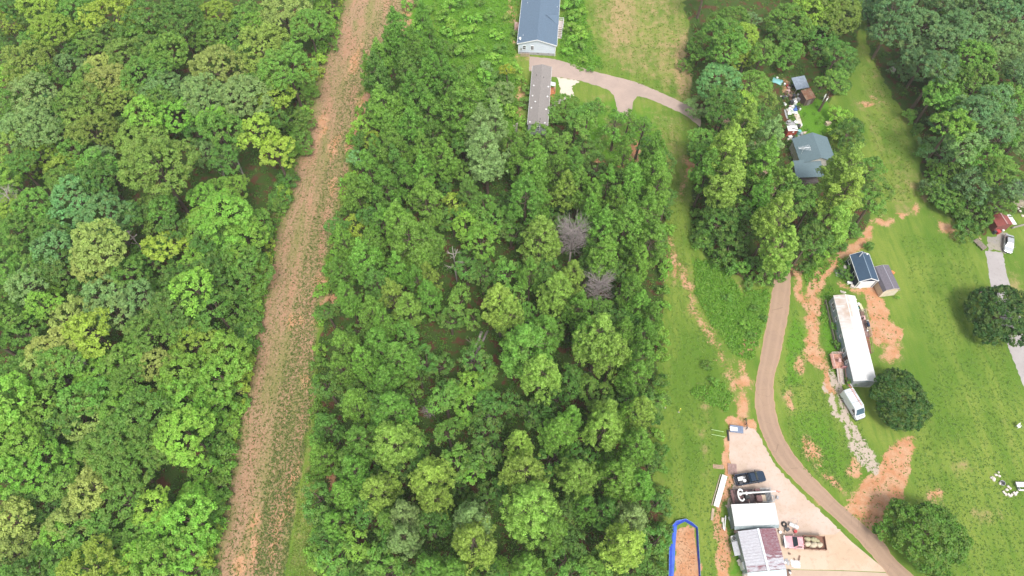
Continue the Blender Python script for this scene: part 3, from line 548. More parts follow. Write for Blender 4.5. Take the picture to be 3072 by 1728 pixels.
LIST = {
'A': "60,200,150,y;110,40,120,d;330,70,150,y;380,230,160,y;590,100,150,g;820,150,190,y;580,260,110,g;1000,260,130,g;1130,330,190,g;950,420,140,o;1280,440,180,g;1120,560,180,g;240,500,190,o;60,600,110,l;530,530,140,b;560,650,80,l;280,720,200,b;780,540,150,p;820,650,170,p;600,740,150,o;940,760,160,o;1350,180,160,d;1100,120,140,d;1630,130,160,y;1600,270,160,g;1400,60,150,d;1690,380,110,l;1900,150,150,g;2150,120,220,p;2330,200,160,g;2440,80,90,l;2440,330,90,g;1990,370,210,o;1650,520,190,p;2170,520,180,g;1500,660,130,b;1560,760,190,b;1230,690,160,b;1300,560,110,g;1080,860,140,l;1350,900,170,l;1850,740,190,b;2050,740,150,y;2250,680,130,g;380,860,170,t;300,960,160,b;110,980,140,b;60,1100,130,o;620,900,140,o;700,1010,160,o;300,1200,150,y;500,1300,140,y;100,1340,120,l;550,1130,120,g;1080,1080,200,o;1180,1260,240,o;1280,1370,220,o;1500,1000,140,d;1650,1000,150,g;1950,1000,150,y;2080,1150,150,y;2230,900,140,g;2290,1080,110,g;2150,1390,100,d;1560,1160,120,b;760,1200,120,b;760,1370,170,d;1650,1440,110,g;450,130,130,d;1780,250,120,d;2030,600,130,g;450,1010,110,d;900,980,120,d;640,1310,110,g;230,80,110,d",
'B': "570,80,200,t;790,180,190,t;430,430,160,t;130,290,140,g;90,150,120,y;70,610,150,b;780,440,210,p;690,580,180,p;1230,420,150,y;1150,520,160,g;1200,150,170,o;1050,60,170,o;1700,180,220,l;1550,290,180,l;1850,350,180,l;1750,470,170,g;1550,560,180,l;1480,730,180,l;1850,620,190,g;1620,880,170,g;1950,230,130,g;2110,70,90,d;450,620,140,l;230,700,140,b;780,780,150,b;850,920,150,b;1050,770,140,b;1240,730,120,g;1260,880,150,p;380,810,140,l;150,900,150,g;550,960,180,p;700,1060,180,y;180,1080,140,g;60,820,120,g;430,1210,200,p;1060,1150,120,g;940,1300,150,g;1170,1280,130,p;1490,1150,210,y;1700,1200,170,l;1830,900,150,g;1860,1050,100,d;780,1380,200,l;200,1400,230,g;1400,1370,190,l;1680,1380,180,l;1000,1410,130,g;1100,970,120,d;640,720,110,d;320,560,110,d;950,650,110,d;1350,650,110,d;60,430,110,d;1400,1020,110,g;300,1280,120,p;1940,700,80,g;1250,1040,110,g",
'C': "100,130,200,l;300,180,190,l;600,120,180,g;620,290,200,p;850,60,180,g;1050,250,200,g;1170,100,90,y;1430,130,200,l;1620,130,170,l;1400,370,210,l;1000,400,220,g;950,620,220,g;140,420,230,l;290,570,220,l;80,700,180,l;560,580,160,g;760,640,150,p;650,800,160,p;1560,680,130,l;1520,860,180,l;1170,920,150,y;1280,1000,150,y;1430,1010,180,l;1090,1090,140,g;950,880,170,g;550,1030,180,p;430,1180,160,l;110,1050,180,p;80,1280,200,p;700,1200,200,g;330,900,150,d;1400,1260,200,l;1200,1350,190,l;700,1410,220,y;900,1300,180,g;1530,1140,110,l;1480,1400,120,l;1700,260,90,l;1620,430,100,g;450,300,120,d;800,480,150,g;480,760,130,g;200,1420,140,g;1050,1220,120,g",
'D': "340,100,130,D;560,80,100,D;700,100,90,P;860,130,120,P;600,200,130,P;380,310,150,P;500,340,100,P;210,430,90,l;280,540,80,y;720,330,130,P;620,440,120,P;1000,280,170,P;960,400,150,P;1180,250,90,g;1280,200,120,b;430,480,100,P;600,520,130,P;450,640,140,P;870,500,80,l;200,700,90,t;270,800,130,P;680,640,110,P;830,720,120,P;680,800,110,P;550,850,110,P;400,920,130,P;180,960,120,P;150,840,70,l;900,620,120,o;1120,500,150,S;1150,650,180,S;1000,800,120,g;1180,830,120,g;1400,700,130,P;1520,750,150,P;700,1030,160,P;850,900,90,d;940,1030,110,y;1120,1060,110,g;1220,1150,140,g;1000,1210,150,l;1450,830,120,g;1450,1000,160,P;1560,1020,110,P;1700,800,120,P;1810,780,120,P;1850,900,130,P;1950,1000,110,P;1750,950,110,Q;1560,1290,170,Q;2030,1250,140,P;2200,1220,170,P;2060,920,100,P;2250,920,130,P;2420,800,140,P;2430,950,130,P;2180,700,90,P;2420,640,110,P;1750,300,130,g;1650,380,100,g;1900,450,110,g;1560,510,110,g;1720,560,100,g;1900,620,140,d;1980,740,110,d;1340,560,110,g;190,1230,140,y;380,1180,120,P;500,1200,150,P;300,1380,130,P;700,1350,150,P;580,1360,190,P;1110,1320,150,l;1340,1240,120,d;2350,1150,150,P;2390,1330,150,P;1940,1120,100,P;1630,640,100,d;1220,420,110,S;90,1350,100,P;760,560,90,D;1020,960,110,D;1280,1020,100,d;480,760,90,D;340,680,80,D;1420,900,90,d;2130,1040,110,P;1660,1100,100,d;900,1150,110,d",
'E': "60,90,90,P;250,220,150,P;60,290,90,P;110,480,110,P;650,150,150,P;500,300,90,P;720,350,110,Q;640,400,100,P;720,480,110,P;300,600,130,P;450,490,120,Q;570,560,120,Q;380,680,110,P;80,850,130,P;60,1010,130,P;350,850,150,P;500,950,150,P;420,1120,150,P;600,1200,100,g;180,1300,140,P;450,1330,170,P;950,500,120,g;1050,650,90,g;880,650,100,d;1150,280,100,g;1300,300,120,g;1480,320,110,P;1250,550,150,Q;1330,650,140,Q;1450,870,240,P;1560,1060,190,Q;1600,750,150,P;1690,450,160,Q;1800,330,120,Q;1850,580,120,P;2000,800,200,Q;2100,940,170,Q;1900,780,110,P;2180,750,100,P;2030,200,140,P;2240,450,110,P;2300,560,120,P;2300,250,110,P;2340,760,120,P;2320,950,130,P;2270,1100,140,P;2400,640,90,P;2400,110,110,P;1950,1200,150,g;1800,1100,130,d;1050,1150,150,l;1010,1300,160,l;1150,1250,100,g;800,1000,110,d;2300,1360,150,Q;2050,1380,140,Q;1780,1420,130,P;1350,1280,110,d;1520,1360,110,d;330,380,90,D;800,620,80,g;180,740,90,g;240,980,110,P;1700,1250,110,d;650,1080,90,d;1200,420,90,d;2100,600,80,d",
'F': "400,200,130,Q;650,200,150,P;430,410,150,P;650,410,190,Q;190,290,110,D;160,500,120,P;380,600,130,P;300,750,120,P;530,740,160,Q;900,650,170,Q;930,800,130,Q;380,1100,140,l;160,920,110,d;720,900,130,S;720,1060,130,S;1180,600,110,l;1180,960,160,S;1190,1100,190,Q;1500,430,100,Q;1540,620,180,Q;1590,850,210,Q;1720,1000,150,P;1780,360,150,P;2090,300,160,Q;2260,230,120,P;2320,420,140,P;1900,640,160,Q;1960,850,120,P;2200,650,170,P;2270,930,150,S;2240,1100,180,Q;2430,820,80,d;180,1240,110,l;1050,1280,110,P;1310,1280,130,l;1560,1280,150,P;900,1270,110,P;1890,1090,120,d;480,1210,120,d;1100,720,90,d;1000,950,90,d;2100,880,90,D;2420,520,80,d;1800,1220,130,d;2080,1240,110,d;1150,850,90,d;600,950,90,P;2330,700,90,P;250,960,90,P;1330,420,70,d;720,1290,90,d",
'H': "240,340,140,g;300,160,150,g;450,150,150,g;470,60,140,g;400,260,140,g;540,300,160,y;690,380,120,g;570,430,110,y;390,590,170,t;600,600,140,g;260,760,140,b;560,730,100,y;720,700,90,o;870,400,145,g;900,150,170,g;850,260,130,d;1070,100,180,y;1210,130,200,o;1100,250,130,d;1235,450,140,d;1225,580,110,d;1090,350,90,d;280,1020,130,g;220,1090,100,d;420,1120,160,Q;540,940,140,Q;720,1030,130,S;690,1190,140,P;300,1220,130,P;430,1310,170,Q;810,1340,130,Q;1280,1225,165,Q;1275,1385,170,Q;1450,1220,120,g;1520,1340,110,g;1310,960,140,d;1230,830,90,l;1500,100,150,N;1650,50,140,N;1600,220,140,N;1850,180,160,N;2000,60,150,N;2050,160,140,d;2260,200,150,b;2420,260,140,b;1780,350,140,N;1850,450,150,N;1700,510,110,N;2040,290,140,N;2200,420,160,g;2380,450,160,b;2510,330,120,b;2050,570,170,g;1940,680,150,g;2250,600,160,g;2090,770,150,g;2450,700,150,g;2300,780,140,N;2060,920,150,l;2410,1000,150,g;1990,1110,160,t;2150,1060,150,b;2300,1150,170,g;2040,1300,160,g;1950,1370,110,N;2250,1350,160,N;2440,1250,140,g;2530,1010,110,b;2550,110,140,N;2400,80,150,N;2200,60,150,N;2520,560,140,N;1420,60,110,N;1950,880,90,N;2560,860,120,N;130,470,70,g;620,150,80,N;1950,520,110,N",
'I': "370,250,160,d;500,160,140,d;450,420,140,d;570,340,130,d;780,230,150,Q;830,430,140,Q;820,590,80,P;1215,110,170,Q;1190,280,140,Q;1330,320,90,g;1480,120,110,g;2050,80,140,g;2190,160,160,g;2160,310,110,d;1960,60,120,d;2390,110,140,g;680,60,110,P;260,380,90,d;1040,130,100,d;2520,30,110,N;640,560,80,d;1230,420,80,d;1060,300,90,d",
}
ZO['Z'] = (0, 0, 1.0); LIST['Z'] = '1190,100,46,P;1245,150,42,P;1288,125,32,P;1140,185,42,P;1325,185,28,g;1300,215,36,P;1215,190,36,D;1168,140,36,P;1110,230,30,P;1360,150,26,g;1270,60,24,P'
ZNAME = {'Z':'M','A':'L','B':'L','C':'L','D':'M','E':'M','F':'M','H':'R','I':'R'}
for k, s_ in LIST.items():
    for it in s_.split(';'):
        a = it.split(','); x, y = zs(k, float(a[0]), float(a[1])); z = ZNAME[k]
        if k in 'HI' and ((x > 2590 and y < 330) or (x > 2740 and y < 720)): z = 'T'
        if k == 'D' and a[3] in 'PQSD': kw = .98
        else: kw = 1.2 if z == 'L' else .95 if a[3] in 'PQSD' else 1.08
        tree(x, y, float(a[2])*ZO[k][2], a[3], z, kw)
for k, x, y, r in (('D',2130,450,130),('D',2330,480,130),('D',1990,310,80),('D',2230,400,90),('K',620,1240,20) if False else ('D',560,60,80)):
    X_, Y_ = zs(k, x, y); tree(X_, Y_, r*ZO[k][2], 'P', 'M', 1, 'thin')
LAWN = []
for (x, y, r, c, lab) in ((2690,1192,106,'d','round dark green shade tree on the lawn beside the white van'),(3002,938,116,'d','large dark green shade tree on the lawn by the right border of the photo'),(2770,1606,128,'g','big loose green shade tree beside the road at the lower right')):
    o = tree(x, y, r, c, 'X', 1.0, 'lawn', 'shade trees standing alone on the lawns'); o['label'] = lab; LAWN.append(o); TREES.pop()
for a, c, f in zip(LAWN, 'ddg', ((.040,.118,.018),(.040,.118,.02),(.095,.22,.022))): a.children[0].color = (*f, 1)
lib = tree(1522, 208, 24, 'y', 'X', 1, 'small'); lib['label'] = 'small bright yellow-green tree in the scrub below the blue-roofed house'; TREES.pop(); lib.children[0].color = (.30,.36,.03,1)

# understorey trees fill the floor of the woods between the crowns one can see
GAPS = [zs('A',640,420)+(34,), zs('A',1620,1300)+(46,), zs('C',1360,600)+(60,), zs('C',150,880)+(28,), zs('C',380,1400)+(24,), zs('E',760,830)+(50,), zs('E',1090,800)+(44,), zs('E',850,500)+(20,), zs('E',1150,620)+(20,), zs('E',720,1180)+(22,), zs('F',1300,230)+(40,), zs('F',1390,470)+(20,), zs('E',1400,1330)+(30,), zs('E',2080,600)+(26,), zs('D',1380,1130)+(16,), zs('D',780,520)+(14,), zs('D',1220,380)+(14,),
        zs('D',2230,620)+(30,), (2040,860,20), (1880,460,40), (2200,420,20), (2304,590,22), zs('F',2040,440)+(16,), (1716,728,44), (1793,874,36), zs('F',1575,230)+(26,), zs('F',1050,560)+(12,), zs('F',660,620)+(16,), zs('H',760,780)+(24,), zs('H',920,900)+(60,), (2440,450,90), (2400,300,60),(2150,790,10)]
def fill(poly, zone, codes, gap, rr, n, kind, hmin):
    k = 0; tries = 0; xs = [p[0] for p in poly]; ys = [p[1] for p in poly]
    while k < n and tries < n*60:
        tries += 1; px = random.uniform(max(-60, min(xs)), min(3130, max(xs))); py = random.uniform(max(-70, min(ys)), min(1790, max(ys)))
        if not inside(poly, px, py): continue
        if any(math.hypot(px-g[0], py-g[1]) < g[2]*.6 for g in GAPS) or any(math.hypot(px-g[0], py-g[1]) < g[2] for g in ((2385,285,85),(2430,480,85),(2400,370,70))): continue
        crown, trunk, H, Rref = random.choice(VAR[kind]); s = random.uniform(*rr); p = G(px, py, H*s)
        if not inside(poly, *PX(p.x, p.y)): continue
        d = min(math.hypot(p.x-q[0], p.y-q[1])-q[2]*.55 for q in PLACED)
        if d < gap: continue
        plant('sapling', p.x, p.y, crown, trunk, s, s, random.choice(codes), zone, 'young trees under the crowns', kind, px, py); k += 1
fill(LEFTWOOD, 'L', 'gdgl', .9, (.75, 1.05), 70, 'mid', 8); fill(MIDWOOD, 'M', 'dgd', .6, (.75, 1.15), 110, 'small', 6); fill(RIGHTWOOD, 'R', 'dg', 1.2, (.8, 1.1), 14, 'mid', 6); fill(FARWOOD, 'T', 'N', 1.3, (.9, 1.2), 16, 'mid', 6)

# shrubs along the clearing edges
def hedge(line, n, codes, rr, zone, jit=8):
    L = [0]
    for a, b in zip(line, line[1:]): L.append(L[-1]+math.dist(a, b))
    for i in range(n):
        t = L[-1]*(i+random.uniform(.1, .9))/n; k = max(j for j in range(len(L)) if L[j] <= t); k = min(k, len(line)-2); u = (t-L[k])/(L[k+1]-L[k])
        px = line[k][0]+(line[k+1][0]-line[k][0])*u+random.uniform(-jit, jit); py = line[k][1]+(line[k+1][1]-line[k][1])*u
        crown, trunk, H, Rref = random.choice(VAR['shrub']); s = random.uniform(*rr); p = G(px, py, 0)
        plant('shrub', p.x, p.y, crown, trunk, s, s*random.uniform(.9, 1.5), random.choice(codes), zone, None, 'shrub', px, py)
off = lambda L, d: [(x+d, y) for x, y in L]
hedge(off(STRIP_L[1:-1], -17), 62, 'lglgy', (.8, 1.5), 'L'); hedge([(1085,310),(1045,540),(1002,740),(955,1050),(962,1250),(962,1500),(968,1728)], 26, 'gPl', (.5, 1.1), 'M')
hedge([(2000,640),(1995,900),(1975,1100),(1965,1250),(1975,1400),(1985,1560),(1965,1720)], 20, 'gdl', (.6, 1.2), 'M')
hedge([(2080,640),(2100,740),(2180,810),(2290,850)], 12, 'dgg', (.6, 1.2), 'R'); hedge([(2700,330),(2765,440),(2790,540),(2830,610),(2900,680)], 12, 'Ndg', (.7, 1.3), 'T')
hedge([(2400,820),(2440,790),(2520,740)], 6, 'gdl', (.5, .8), 'R')
for (x, y, r, c) in ((1350,30,1.3,'l'),(1400,60,1,'g'),(1340,110,1.2,'l'),(1440,160,1,'g'),(1480,190,1.4,'d'),(1500,245,1.5,'d'),(1540,215,1.3,'g'),(1460,210,1.2,'b'),(1410,220,1.3,'g'),(1380,250,1.2,'d'),(1330,200,1.0,'l'),(1470,270,1.3,'d'),(1560,250,1,'l'),(1575,320,1.2,'g'),(1578,280,1,'d'),(1570,380,1.2,'d'),
                     (1720,60,1.4,'l'),(1735,100,1.1,'g'),(1715,130,1,'l'),(1740,150,1.1,'g'),(1700,30,1.2,'g'),(1745,45,1,'d'),(1750,190,.9,'l'),(1500,120,1,'l'),(1290,40,1.1,'g'),(1260,20,1.3,'d'),(1390,120,1.5,'g'),(1420,100,1.2,'d'),(1360,90,1.5,'g'),(1430,70,1.2,'l'),(1470,60,1.3,'g'),(1390,170,1.6,'d'),(1350,230,1.5,'g'),(1450,240,1.4,'g'),(1420,290,1.4,'g'),(1500,160,1.2,'d'),(1530,300,1.3,'g'),(1535,350,1.4,'d'),(1490,320,1.5,'g'),(1725,20,1.6,'d'),(1712,95,1.3,'d'),(1745,120,1.2,'d'),(1700,165,1,'g'),(1770,215,.8,'g'),(1380,20,1.3,'g'),(1330,60,1.4,'d'),(1560,140,.8,'g'),(1250,90,1.2,'g'),(1220,30,1.2,'g'),(1310,-10,1.2,'l'),(1440,20,1,'g'),(1520,60,.9,'o'),(1480,110,1,'g'),(1545,110,.8,'g'),
                     (2500,985,.5,'g'),(2508,1040,.6,'d'),(2550,1150,.7,'g'),(2536,838,.7,'d'),(2545,815,.6,'g'),(2520,820,.6,'d'),(2600,745,.7,'d'),(2260,1620,.4,'g'),(2470,200,1.0,'d'),(2500,420,1.2,'y'),(1960,1730,1,'d'),(2690,895,.3,'l'),(2120,1100,.7,'g'),(2140,1150,.6,'g'),(2240,860,.8,'d'),(2260,930,.6,'g'),(2230,980,.6,'l'),(2250,1010,.5,'g'),(2290,960,.5,'d'),(2180,900,.6,'g')):
    crown, trunk, H, Rref = random.choice(VAR['shrub']); p = G(x, y, 0)
    if y < 400 and c == 'd' and x < 1800: c = 'g'
    if y < 400 and x < 1800: r *= .85; c = {'g': 'l'}.get(c, c) if int(x) % 3 else c
    if p.y > 10: plant('shrub', p.x, p.y, crown, trunk, r, r, c, 'Y', 'shrubs in the scrub and yards', 'shrub', x, y)

# labels: look, wood, and where in it; ties are told apart by their order from left to right
ORD = ['leftmost','second from left','third from left','fourth from left','fifth from left','sixth from left','seventh from left','eighth from left','ninth from left','tenth from left','eleventh from left','twelfth from left','thirteenth from left','fourteenth from left','fifteenth from left','sixteenth from left']
def place_words(z, x, y):
    v = ['top', 'upper', 'middle', 'lower', 'bottom'][min(4, max(0, int(y/346)))]
    if z == 'L':
        e = np.interp(y, [p[1] for p in STRIP_L], [p[0] for p in STRIP_L])-x
        return 'at '+v+' left wood, '+('by dirt strip' if e < 110 else 'a row inside' if e < 260 else 'deep inside' if x > 330 else 'near left border')
    if z == 'M':
        return 'at '+v+' central wood, '+('dirt-strip side' if x < 1180 else 'left of centre' if x < 1420 else 'right of centre' if x < 1700 else 'lawn side')
    if z == 'T': return ('far' if y < 170 else 'middle' if y < 400 else 'near')+' part of top right wood, '+('at grass edge' if x < 2760 else 'well inside' if x < 2930 else 'by right border')
    if z == 'R': return ('behind junk yard' if y < 220 else 'level with junk yard' if y < 420 else 'level with green-roofed house' if y < 620 else 'above road end')+', grove\'s '+('field side' if x < 2200 else 'middle' if x < 2400 else 'lawn side')
    return ('in the scrub by the blue-grey roofed house' if x < 1800 and y < 300 else 'by the grey mobile home' if x < 1800 else 'on the bank left of the road' if x < 2330 else 'in the yard by the white mobile home')+(', upper' if y < 100 else '')
seen = {}
for o, code, z, x, y, key, s_ in TREES:
    size = {'big':'large','mid':'medium','small':'small','shrub':'low','pine':'puffy','thin':'thin-crowned'}[key]
    if key == 'big' and s_ > 11.5: size = 'very large'
    base = f"{size} {WORD[code].replace('dusky dark green','dusky').replace('bright green','lime')} {'pine' if key in ('pine','thin') else 'bush' if key == 'shrub' else 'tree'} {place_words(z, x, y)}"
    seen.setdefault(base, []).append((x, o))
for base, L in seen.items():
    L.sort(key=lambda t: t[0])
    for i, (x, o) in enumerate(L):
        w = base
        if len(L) > 1: w = base+', '+(ORD[i].replace('second','2nd').replace('third','3rd').replace('fourth','4th') if i < len(L)-1 or len(L) > 16 else 'rightmost') if i < 16 else base
        o['label'] = w

# stuff: undergrowth, weeds, tufts
def scatter(name, regions, size, k, tint, seed, mat=LEAF, flat=.7, leaf=.16):
    rng = np.random.default_rng(seed); pts = []
    for poly, n in regions:
        xs = [p[0] for p in poly]; ys = [p[1] for p in poly]; c = 0; t = 0
        while c < n and t < n*8:
            t += 1; px = rng.uniform(max(-40, min(xs)), min(3110, max(xs))); py = rng.uniform(max(-60, min(ys)), min(1790, max(ys)))
            if inside(poly, px, py): g = G(px, py); pts.append((g.x, g.y)); c += 1
    pts = np.array(pts); n = len(pts); rad = rng.uniform(size[0], size[1], n); ci = np.repeat(np.arange(n), k); d = unit(rng.normal(size=(len(ci), 3))+np.array([0, 0, .8]))
    P = np.stack([pts[ci, 0], pts[ci, 1], rad[ci]*.1], 1)+d*(rad[ci]*rng.uniform(.4, 1, len(ci)))[:, None]*np.array([1, 1, flat]); P[:, 2] = np.abs(P[:, 2])
    q, F = leaf_quads(P, unit(d+rng.normal(size=d.shape)*.5+np.array([0, 0, .4])), leaf, leaf*.6, rng); q[:, 2] = np.maximum(q[:, 2], .01)
    tn = rng.uniform(0, 1, n); t = np.stack([tn[ci]*.6+rng.uniform(0, .4, len(ci)), tn[ci]**2, tn[ci], np.ones(len(ci))], 1)
    o = link(name, fast_mesh(name, q, F, mat, np.repeat(t, 4, 0))); o.color = (*tint, 1); return tag(o, kind='stuff')
tag(scatter('undergrowth', [(LEFTWOOD, 3400), (MIDWOOD, 4200), (RIGHTWOOD, 900), (FARWOOD, 600)], (.5, 1.5), 18, (.09,.22,.028), 3), 'low dark green undergrowth covering the floor of the woods', 'undergrowth')
SCR = [(1290,-60),(1560,-60),(1550,230),(1560,420),(1420,420),(1300,160)]
tag(scatter('weeds', [(SCR, 2600), ([(1690,-60),(1750,-60),(1760,60),(1810,205),(1740,215),(1680,170)], 900), (zp('I',(200,520),(400,560),(560,800),(740,760),(700,1000),(620,1250),(480,1200),(330,1000),(200,760)), 1500),
    (zp('J',(180,100),(400,60),(480,160),(430,260),(200,160)), 260), (STRIP_L+off(STRIP_L, -30)[::-1], 1200), (zp('I',(1240,520),(1330,560),(1380,700),(1300,700),(1210,640)), 90), (zp('I',(1120,740),(1200,700),(1180,1000),(1100,1000)), 60), (zp('I',(980,460),(1250,480),(1050,740),(990,700)), 160),(zp('I',(560,760),(740,740),(700,1000),(600,1000)), 200),(zp('H',(900,740),(960,740),(960,1000),(880,1000)), 60)], (.3, .75), 13, (.14,.32,.028), 5), 'tall bright green weeds in the scrub and on the verges', 'weeds')
right_half = mid[1:-1]+STRIP_R[1:-1][::-1]
tag(scatter('grass_tufts', [(STRIP_L+STRIP_R[::-1], 5200), (right_half, 6500)], (.12, .34), 6, (.10,.16,.03), 8, leaf=.1, flat=.5), 'small green tufts dotted over the cleared dirt strip', 'grass')
tag(scatter('lawn_weeds', [(zp('J',(1600,500),(1780,450),(1740,760),(1640,960),(1540,1180),(1270,960),(1480,700)), 160), (zp('J',(1130,-60),(1290,-20),(1500,680),(1400,660)), 200), (zp('I',(1000,560),(1220,520),(1180,1449),(960,1200)), 200), (zp('I',(1390,735),(1570,850),(1700,1110),(1510,1150)), 60), (zp('J',(330,1060),(450,620),(495,720),(450,1400),(380,1400)), 160), (zp('J',(900,400),(1200,500),(1260,850),(1000,700)), 200), (zp('I',(10,330),(120,480),(520,1449),(430,1449),(100,900)), 320), ([(1990,880),(2060,820),(2150,1180),(2150,1728),(2110,1728),(2105,1560),(1990,1560)], 1300), ([(2700,700),(2900,720),(2960,900),(3072,1200),(3072,1728),(2760,1728),(2740,1300),(2800,1100),(2740,900)], 3600), (zp('J',(800,0),(1100,50),(1230,330),(1380,650),(1330,850),(1100,740),(900,500)), 900), (zp('I',(930,830),(1000,1150),(980,1449),(830,1449),(870,1100)), 250)], (.1, .32), 5, (.13,.24,.035), 12, leaf=.11, flat=.35), 'small weeds and tussocks dotted over the lawns', 'weeds')
tag(scatter('verge_grass', [([(895,1480),(1010,1480),(1010,1760),(860,1760)], 900), ([(930,1080),(985,1080),(985,1420),(925,1420)], 500), ([(1960,350),(2080,380),(2100,800),(2010,860),(2000,500)], 500), (zp('K',(1300,0),(2400,0),(2500,1150),(1500,780)), 900), (zp('H',(1350,300),(1450,300),(1800,1100),(1750,1449),(1600,1449),(1450,900)), 500)], (.2, .45), 7, (.19,.28,.045), 9, leaf=.12, flat=.5), 'tufts of longer grass on field edges and verges', 'grass')

DEADPINK = M('grey_pink_dead_wood', (.30, .255, .245), .9)
# dead trees, snags and fallen logs
def dead(name, px, py, H, Rr, seed, label, cat='dead tree', lean=(0, 0), mat=GREYWOOD, n=26, levels=3):
    rr = random.Random(seed); p = G(px, py, H*.7); root = empty(name, (p.x, p.y, 0), label=label, cat=cat)
    tr = B(); top = Vector((lean[0], lean[1], H)); m_ = Vector((lean[0]*.4, lean[1]*.4, H*.5)); tr.tube((0, 0, -.2), m_, .22, .16, 8); tr.tube(m_, top, .16, .04, 6); tr.build('trunk', mat, root, smooth=True); br = B()
    def grow(a, d, L, r, lv):
        e = a+d*L; br.tube(a, e, r, r*.5, 4, False)
        if lv: 
            for _ in range(3 if lv > 1 else 4):
                nd = (d+Vector((rr.uniform(-.8, .8), rr.uniform(-.8, .8), rr.uniform(-.3, .6)))).normalized(); grow(a+d*L*rr.uniform(.4, 1), nd, L*rr.uniform(.45, .7), r*.5, lv-1)
    for i in range(n):
        t = rr.uniform(.45, 1); a = m_.lerp(top, (t-.45)/.55) ; az = rr.uniform(0, 6.28); d = Vector((math.cos(az), math.sin(az), rr.uniform(.3, 1.1))).normalized(); grow(a, d, Rr*rr.uniform(.35, .6), .085 if n < 20 else .045, levels-1)
        if n <= 12: br.build('branch', mat, root); br.v = []; br.f = []
    if br.v: br.build('branch', mat, root); return root
dead('dead_tree', 1716, 728, 15, 5.3, 1, 'large bare grey-pink dead tree standing in the central wood', n=120, mat=DEADPINK); dead('dead_tree', 1793, 874, 13, 4.5, 2, 'smaller bare grey dead tree below the large one in the central wood', n=100, mat=DEADPINK)
dead('dead_tree', *zs('A',640,400), 9, 3.4, 3, 'pale bare snag in the dark gap at the upper left', mat=PALEBARK, n=7, levels=2); dead('dead_tree', *zs('B',210,130), 13, 4.2, 4, 'pale bare dead tree near the left border above the blue-green tree', lean=(-3, 1), mat=PALEBARK, n=22)
dead('dead_tree', *zs('B',1030,380), 13, 1.6, 5, 'small bare grey treetop between pale crowns of the left wood', n=12, levels=2); dead('dead_tree', *zs('B',910,760), 9, 2, 6, 'slim bare dead tree in a dark gap of the left wood', n=10, levels=2)
dead('dead_tree', *zs('F',1575,230), 8, 2, 7, 'small white twisted snag in the lower central wood', mat=PALEBARK, n=9, levels=2); dead('dead_tree', *zs('E',910,190), 14, 3.4, 8, 'white-barked bare limbs rising beside a bright green crown in the central wood', mat=PALEBARK, n=9, levels=2)
dead('dead_tree', *zs('B',1300,960), 12, 2.4, 9, 'forked pale snag in the lower left wood', mat=PALEBARK, n=6, levels=2); dead('dead_tree', *zs('F',890,200), 3, 2.6, 10, 'grey brush of a fallen treetop in the central wood', n=30, levels=2); dead('dead_tree', *zs('E',1080,960), 2, 3, 11, 'bare branches of a fallen treetop at the end of the logs', n=18, levels=2)
dead('dead_tree', *zs('D',1385,470), 6, 1.6, 12, 'thin pale dead sapling left of the grey mobile home', mat=PALEBARK, n=8, levels=2); dead('dead_tree', *zs('B',640,1290), 12, 1.8, 13, 'pale bare twigs among the crowns of the lower left wood', mat=PALEBARK, n=7, levels=2)
def log(k, a, b, r, label, mat=PALEBARK):
    A_, B_ = ZG(k, *a), ZG(k, *b); A_.z = B_.z = r; root = empty('fallen_log', (A_.x, A_.y, 0), label=label, cat='log', group='fallen trunks in the woods'); d = B_-A_; d.z = 0
    tr = B().tube((0, 0, r), (d.x*.5+.2, d.y*.5, r+.15), r, r*.85, 8).tube((d.x*.5+.2, d.y*.5, r+.15), (d.x, d.y, r), r*.85, r*.4, 8); tr.build('trunk', mat, root, smooth=True); b2 = B(); rr = random.Random(3)
    for i in range(5): t = .5+.1*i; B().tube((d.x*t, d.y*t, r), (d.x*t+rr.uniform(-2, 2), d.y*t+rr.uniform(-2, 2), r+rr.uniform(.2, 1.4)), r*.25, .02, 4, False).build('branch', mat, root)
log('E', (1120,750), (1050,900), .32, 'brown fallen trunk, left of the two lying side by side in the gap'); log('E', (1165,740), (1020,1010), .26, 'grey fallen trunk, right of the two lying side by side in the gap', GREYWOOD)
log('F', (1270,150), (1330,330), .3, 'long grey fallen trunk in the gap below the centre', GREYWOOD); log('F', (1320,320), (1385,500), .26, 'fallen trunk continuing down the gap below the centre', BARK); log('F', (1340,100), (1300,300), .14, 'thin dark pole lying across the gap below the centre', BARK)
log('A', (1740,1110), (1870,1400), .2, 'pale leaning trunk crossing the brown gap by the dirt strip'); log('A', (1650,1200), (1710,1390), .14, 'thinner pale trunk lying left of it in the brown gap by the dirt strip'); log('F', (510,1270), (610,1310), .1, 'thin pale stick on the bare ground at the bottom edge of the central wood')
for k, x, y in (('K',535,1380),('B',1330,1090)): pass
